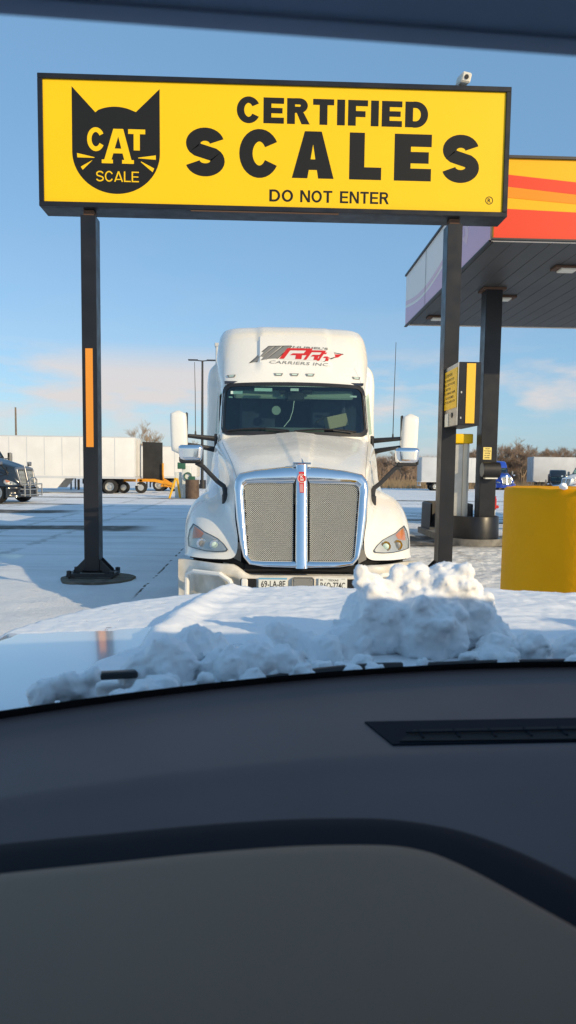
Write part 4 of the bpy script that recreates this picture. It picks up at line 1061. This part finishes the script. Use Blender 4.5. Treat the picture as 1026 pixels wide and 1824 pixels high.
# undergrowth in front of the tree line
def brush(name, x0, x1, y0, y1, n, h, m, z, label, cat):
    r = random.Random(n); g = MB()
    for i in range(n):
        x = r.uniform(x0,x1); y = r.uniform(y0,y1); hh = h*r.uniform(.4,1.1); dx = r.uniform(-.4,.4)*hh; w = r.uniform(.02,.06)
        a = g.bm.verts.new((x-w,y,z)); b = g.bm.verts.new((x+w,y,z)); c = g.bm.verts.new((x+dx,y+r.uniform(-.3,.3)*hh,z+hh)); g.bm.faces.new((a,b,c))
    o = g.obj(name, m, None, recalc=False); tag(o,label,cat,kind='stuff'); return o
brush('brushwood',16,74,131,142,26000,5.4,M['twig'],-.6,'dense brown brushwood behind the far trees','brushwood')
brush('dry_weeds',14,60,101,116,7000,1.3,M['weed'],-.5,'dry tan weeds between the parking lot and the trees','weeds')

# ------------------------------------------------------------------ THE CAR THE PHOTO IS TAKEN FROM
OW = thing('pickup_truck','white pickup around the camera, with dark dashboard and a glossy snow covered hood','pickup',(0.5,0,0))
def OP(mb, nm, m, parent=None, **k):
    bmesh.ops.translate(mb.bm, verts=mb.bm.verts, vec=(-.5,0,0)); return mb.obj(nm, m, parent or OW, **k)
M['carwhite'] = mat('car_paint', (.66,.69,.72), .14, coat=.8, var=.03, vscale=2)
M['dash'] = mat('dash_vinyl', (.170,.127,.122), .62, var=.10, vscale=5, bump=.25, bscale=420, bdist=.0006, spec=.3)
M['clus'] = mat('cluster_vinyl', (.29,.200,.140), .60, var=.08, vscale=5, bump=.25, bscale=420, bdist=.0006, spec=.3)
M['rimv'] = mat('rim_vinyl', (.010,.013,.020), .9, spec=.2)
M['liner'] = mat('roof_liner', (.20,.33,.55), .9, var=.1, vscale=8)
def basey(x): return 1.275-.31*(x-.6)**2
def heady(x): return .407+.069*x
def hq(x,y): return (abs(x-.4)/1.08)**2.6+(max(0,y-.9)/1.6)**3.4
def hoodz(x,y):
    q = hq(x,y); z = 1.429-.030*q
    z += .008*sstep(.10,.16,abs(x-.4)/1.0)*0
    if q > 1: z -= .9*(q-1)**.8
    return max(z,.75)
g = MB(); rows = []
for j in range(70):
    f = j/69; r_ = []
    for i in range(90):
        x = -.9+2.6*i/89; y0 = basey(x)+.10; y = y0+(2.85-y0)*f; r_.append((x,y,hoodz(x,y)))
    rows.append(r_)
g.grid(rows); OP(g,'hood',M['carwhite'],sharp=180)
g = MB()          # fenders, front end and doors
g.box((.4,2.45,.62),(1.9,.30,.55),.08); g.box((-.66,1.9,.66),(.12,1.2,.60),.05); g.box((1.46,1.9,.66),(.12,1.2,.60),.05)
g.box((-.66,-.6,.80),(.10,3.4,1.15),.04); g.box((1.86,-.6,.80),(.10,3.4,1.15),.04); g.box((.6,-2.3,1.0),(2.6,.10,1.5),.04)
OP(g,'body',M['carwhite'])
g = MB(); rows = []
for j in range(9):
    f = j/8; rows.append([(-.75+2.7*i/20, heady(-.75+2.7*i/20)+.0-f*2.6, 2.027+.06*min(1,f*2)) for i in range(21)])
g.grid(rows); OP(g,'headliner',M['liner'],sharp=180)
g = MB(); rows = []
for z,dy in ((2.046,.010),(2.054,.002),(2.085,-.22),(2.13,-1.0),(2.10,-2.3)):
    rows.append([(-.78+2.76*i/20, heady(-.78+2.76*i/20)+dy, z) for i in range(21)])
g.grid(rows); OP(g,'roof',M['carwhite'],sharp=60)
g = MB(); g.grid([[(-.75+2.7*i/20, heady(-.75+2.7*i/20)+dy, z) for i in range(21)] for z,dy in ((2.026,-.012),(2.026,.003),(2.033,.012),(2.048,.012),(2.048,0))]); OP(g,'header_trim',M['liner'],sharp=180)
g = MB()
for (x,y1) in ((-.74,basey(-.74)),(1.94,basey(1.94))):
    g.tube([(x,y1,1.45),(x*.97+.02,(y1+heady(x))/2+.05,1.78),(x,heady(x),2.09)],.045,8)
    g.box((x,-.55,1.75),(.08,.12,.75)); 
g.box((.6,-2.28,1.85),(2.6,.08,.55))
OP(g,'pillar',M['black'])
g = MB(); g.poly([(1.93,-2.2,1.36),(1.93,1.0,1.36),(1.93,.62,2.10),(1.93,-2.2,2.13)]); OP(g,'side_window',mat('sun_block_pane',(.01,.012,.014),.08))  # unseen right window, made an opaque dark pane to keep sun off the dash
# windscreen
def wsp(x,f):
    y = basey(x)*(1-f)+(heady(x)-.0)*f; z = 1.458*(1-f)+2.035*f
    b = sin(pi*f)*.035; return (x,y+b,z+b)
g = MB(); g.grid([[wsp(-.74+2.68*i/60,j/24) for i in range(61)] for j in range(25)]); OP(g,'windshield',M['ownws'],sharp=180)
g = MB(); rows = []
for f in (-.02,.0,.012,.028):
    rows.append([(lambda p:(p[0],p[1]-.004,p[2]))(wsp(-.74+2.68*i/60,f)) for i in range(61)])
g.grid(rows); OP(g,'frit_band',M['void'],sharp=180)
# cowl and wipers
g = MB(); rows = []
for dy,z in ((-.005,1.430),(.03,1.436),(.06,1.444),(.085,1.440),(.10,1.430)):
    rows.append([(-.74+2.68*i/60, basey(-.74+2.68*i/60)+dy, z+.004) for i in range(61)])
g.grid(rows); OP(g,'cowl',M['black'],sharp=180)
def wiper(pts):
    g = MB(); g.tube(pts,.0075,6); return g
for pts in ([(x,basey(x)+.055,1.450+.008*sin(x*9)) for x in [-.30+.05*k for k in range(12)]],[(x,basey(x)+.05,1.455) for x in [.30+.06*k for k in range(14)]]):
    OP(wiper(pts),'wiper',M['black'])
# dashboard top
crease = [(-.9,.50),(-.5,.64),(-.27,.748),(-.10,.81),(.09,.855),(.39,.885),(.8,.89),(1.3,.84),(1.9,.70)]
def lin(T,x):
    for (a,b),(c,d) in zip(T,T[1:]):
        if x <= c: return b+(d-b)*max(0,(x-a))/(c-a)
    return T[-1][1]
g = MB(); rows = []
for i in range(110):
    x = -.75+2.68*i/109; c = lin(crease,x); yb = basey(x)-.006; r_ = []
    for j in range(46):
        f = j/45
        if f < .42: y = yb+(c-yb)*(f/.42)
        else: y = c+(.05-c)*((f-.42)/.58)
        d = max(0,c-y)
        z = 1.458-.010*sstep(yb,yb-.06,y)-.20*d+.004*sstep(-.02,.0,y-c)*0
        z += .0055*(1 if y > c+.004 else 0)
        r_.append((x,y,z))
    rows.append(r_)
g.grid(rows); DA = OP(g,'dashboard',M['dash'],sharp=60)
# defroster vent
vy = lambda x,f: (1.0+.08*(x-.144))*(1-f)+(.914+.08*(x-.168))*f
g = MB(); g.prism([(.144,1.0,1.452),(.98,1.045,1.452),(.98,.955,1.452),(.168,.914,1.452)],(0,0,.004)); ve = OP(g,'vent',M['rimv'],DA)
g = MB(); g.prism([(.205,.962,1.4565),(.95,1.010,1.4565),(.95,.945,1.4565),(.178,.920,1.4565)],(0,0,.0015)); OP(g,'vent_slot',M['void'],ve)
g = MB()
for k in range(16):
    x = .21+.048*k; g.box((x,.944+.045*(x-.2)*1.1,1.4590),(.003,.030,.002))
g.box((.57,.965,1.4605),(.76,.003,.002),0,Matrix.Rotation(.055,4,'Z')); OP(g,'vent_slat',M['rimv'],ve)
# instrument hood: rounded slab with a dark padded rim
ol = [(-.60,.36),(-.42,.425),(-.28,.463),(-.174,.488),(-.102,.502),(-.04,.514),(.016,.522),(.06,.5245),(.098,.523),(.122,.514),(.138,.500),(.152,.483),(.170,.457),(.192,.424),(.212,.392),(.235,.35),(.26,.28),(.28,.18),(.29,.05)]
nrm = []
for i,p in enumerate(ol):
    a = ol[max(i-1,0)]; b = ol[min(i+1,len(ol)-1)]; dx, dy = b[0]-a[0], b[1]-a[1]; l = math.hypot(dx,dy); nrm.append((-dy/l,dx/l))
def smooth_pts(P,n=6):
    return [crom(P,k/(n*(len(P)-1))) for k in range(n*(len(P)-1)+1)]
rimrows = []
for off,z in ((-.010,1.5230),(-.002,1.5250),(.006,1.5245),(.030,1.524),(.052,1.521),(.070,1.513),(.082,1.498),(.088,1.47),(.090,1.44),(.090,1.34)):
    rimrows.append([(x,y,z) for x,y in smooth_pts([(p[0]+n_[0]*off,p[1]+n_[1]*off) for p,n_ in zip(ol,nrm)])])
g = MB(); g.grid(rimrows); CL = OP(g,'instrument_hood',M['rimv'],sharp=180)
ous = smooth_pts(ol); ctr = (-.10,.05)
rows = []
for f in (1.0,.995,.985,.96,.9,.8,.65,.5,.35,.2,.05):
    h = 1.529 if f < .99 else (1.5275 if f < .998 else 1.5235)
    rows.append([(ctr[0]+(x-ctr[0])*f, ctr[1]+(y-ctr[1])*f, h+.004*(1-f)) for x,y in ous])
g = MB(); g.grid(rows); OP(g,'hood_pad',M['clus'],CL,sharp=70)
# ---- snow on the hood
def snowt(x,y):
    rx = lin([(1.0,-.30),(1.25,-.33),(1.42,-.345),(1.5,-.285),(1.8,-.255),(2.3,-.17),(2.6,-.12)],y)+.03*fbm((x*6,y*6,4),3)
    d = x-rx
    t_ = .016*sstep(0,.05,d)+.022*sstep(0,.03,d)*(1-sstep(.03,.13,d))*sstep(1.3,1.7,y)
    t_ += .012*fbm((x*5,y*5,0),4)*sstep(0,.08,d)+.006*fbm((x*22,y*22,3),3)*sstep(0,.05,d)
    t_ -= .004*sstep(1.9,2.3,y)*sstep(0,.1,d)
    t_ += .010*max(0,fbm((x*9,y*14,2),3))*sstep(0,.06,d)
    t_ -= .010*(1-sstep(0,.05,d))
    # bare hole in the sheet
    hx, hy = (x-(-.06))/.10, (y-1.50)/.10
    t_ -= .035*math.exp(-(hx*hx+hy*hy)**2)
    # frost film on the far left
    fr = sstep(1.72,1.80,y+.08*fbm((x*7,y*7,8),3))*(1-sstep(0,.04,d))
    t_ += .0135*fr+.005*fbm((x*26,y*40,1),4)*fr
    return t_
g = MB(); rows = []
for j in range(190):
    r_ = []
    for i in range(300):
        x = -.70+2.2*i/299; y = basey(x)+.06+(2.58-basey(x)-.06)*j/189
        r_.append((x,y,hoodz(x,y)+snowt(x,y)-.002))
    rows.append(r_)
g.grid(rows); o = g.obj('hood_snow',M['snowfine'],None,sharp=180); tag(o,'thin wind blown snow sheet lying on the pickup hood','snow',kind='stuff')
def snow_pile(name, label, lumps, seed, n=60, vox=.0045, group='snow piles along the windshield'):
    r = random.Random(seed); b = MB()
    for (x,y,z,rad) in lumps:
        b2 = bmesh.ops.create_icosphere(b.bm, subdivisions=3, radius=rad, matrix=Matrix.Translation((x,y,z)))
        for k in range(n):
            d = Vector((r.gauss(0,1),r.gauss(0,1),r.gauss(0,.9))).normalized()*rad*r.uniform(.65,1.0); q = rad*r.uniform(.12,.30)
            bmesh.ops.create_icosphere(b.bm, subdivisions=2, radius=q, matrix=Matrix.Translation(Vector((x,y,z))+d))
    o = b.obj(name, M['snowfine'], None, sharp=180)
    m = o.modifiers.new('remesh','REMESH'); m.mode = 'VOXEL'; m.voxel_size = vox; m.use_smooth_shade = True
    s_ = o.modifiers.new('smooth','SMOOTH'); s_.iterations = 5; s_.factor = .5
    for sz,st in ((.055,.022),(.018,.012),(.006,.005)):
        tx = bpy.data.textures.new('snow_clouds','CLOUDS'); tx.noise_scale = sz; tx.noise_depth = 3
        d = o.modifiers.new('rough','DISPLACE'); d.texture = tx; d.strength = st; d.mid_level = .5; d.texture_coords = 'GLOBAL'
    tag(o,label,'snow pile',group); return o
snow_pile('snow_pile','largest snow pile on the hood, rising in front of the truck bumper and right post',[(.235,1.47,1.50,.075),(.215,1.46,1.575,.024),(.29,1.49,1.545,.055),(.375,1.48,1.555,.062),(.41,1.49,1.50,.07),(.33,1.45,1.49,.08),(.315,1.49,1.580,.036),(.196,1.455,1.603,.014),(.198,1.455,1.582,.019),(.455,1.46,1.475,.04),(.17,1.44,1.455,.05),(.40,1.46,1.60,.022),(.275,1.48,1.60,.016)],1)
snow_pile('snow_pile','wide low snow pile left of the centre, piled against the windshield',[(-.16,1.27,1.462,.048),(-.12,1.34,1.478,.040),(-.155,1.33,1.462,.04),(-.205,1.26,1.448,.035),(-.07,1.27,1.458,.036),(-.09,1.36,1.455,.04)],2)
snow_pile('snow_pile','lumpy snow pile on the wiper at the foot of the windshield, centre',[(-.01,1.265,1.468,.04),(.045,1.27,1.463,.035),(-.05,1.245,1.462,.035)],3)
snow_pile('snow_pile','small peaked snow pile between the wide low pile and the largest one',[(.055,1.42,1.475,.03),(.025,1.40,1.495,.018),(.09,1.41,1.465,.03),(.12,1.38,1.46,.035)],4,vox=.005)
snow_pile('snow_pile','small snow pile above the cowl at the far left',[(-.335,1.13,1.455,.022),(-.30,1.14,1.462,.022),(-.262,1.15,1.476,.016),(-.275,1.15,1.455,.02)],5,vox=.005)
snow_pile('snow_pile','long low snow pile at the foot of the windshield on the right',[(.45,1.39,1.455,.04),(.52,1.40,1.462,.035),(.60,1.41,1.455,.035),(.70,1.42,1.452,.035),(.42,1.36,1.45,.03)],6)
snow_pile('snow_pile','slushy snow strip along the lower left edge of the windshield',[(x,basey(x)+.025,1.446,.016) for x in [-.40+.035*k for k in range(12)]],7,vox=.005)

rr = random.Random(77)
def crumbs(x0,x1,n,seed,label,zz=1.452):
    r = random.Random(seed); L_ = []
    for k in range(n):
        x = r.uniform(x0,x1); L_.append((x, basey(x)+r.uniform(.035,.10), zz+r.uniform(-.008,.006), r.uniform(.008,.022)))
    return snow_pile('snow_pile',label,L_,seed,n=12,vox=.004)
g = MB(); g.box((-.245,1.205,1.463),(.085,.055,.012),.003,Matrix.Rotation(.22,4,'Z')@Matrix.Rotation(radians(-12),4,'X')); OP(g,'wiper_mount',M['black'])
crumbs(-.22,.16,26,31,'crumbly snow strip lying over the left wiper below the centre piles')
crumbs(.18,.42,8,32,'few snow crumbs on the bare wiper below the largest snow pile')
crumbs(.42,1.1,44,33,'crumbly snow strip covering the right wiper at the right edge',1.456)
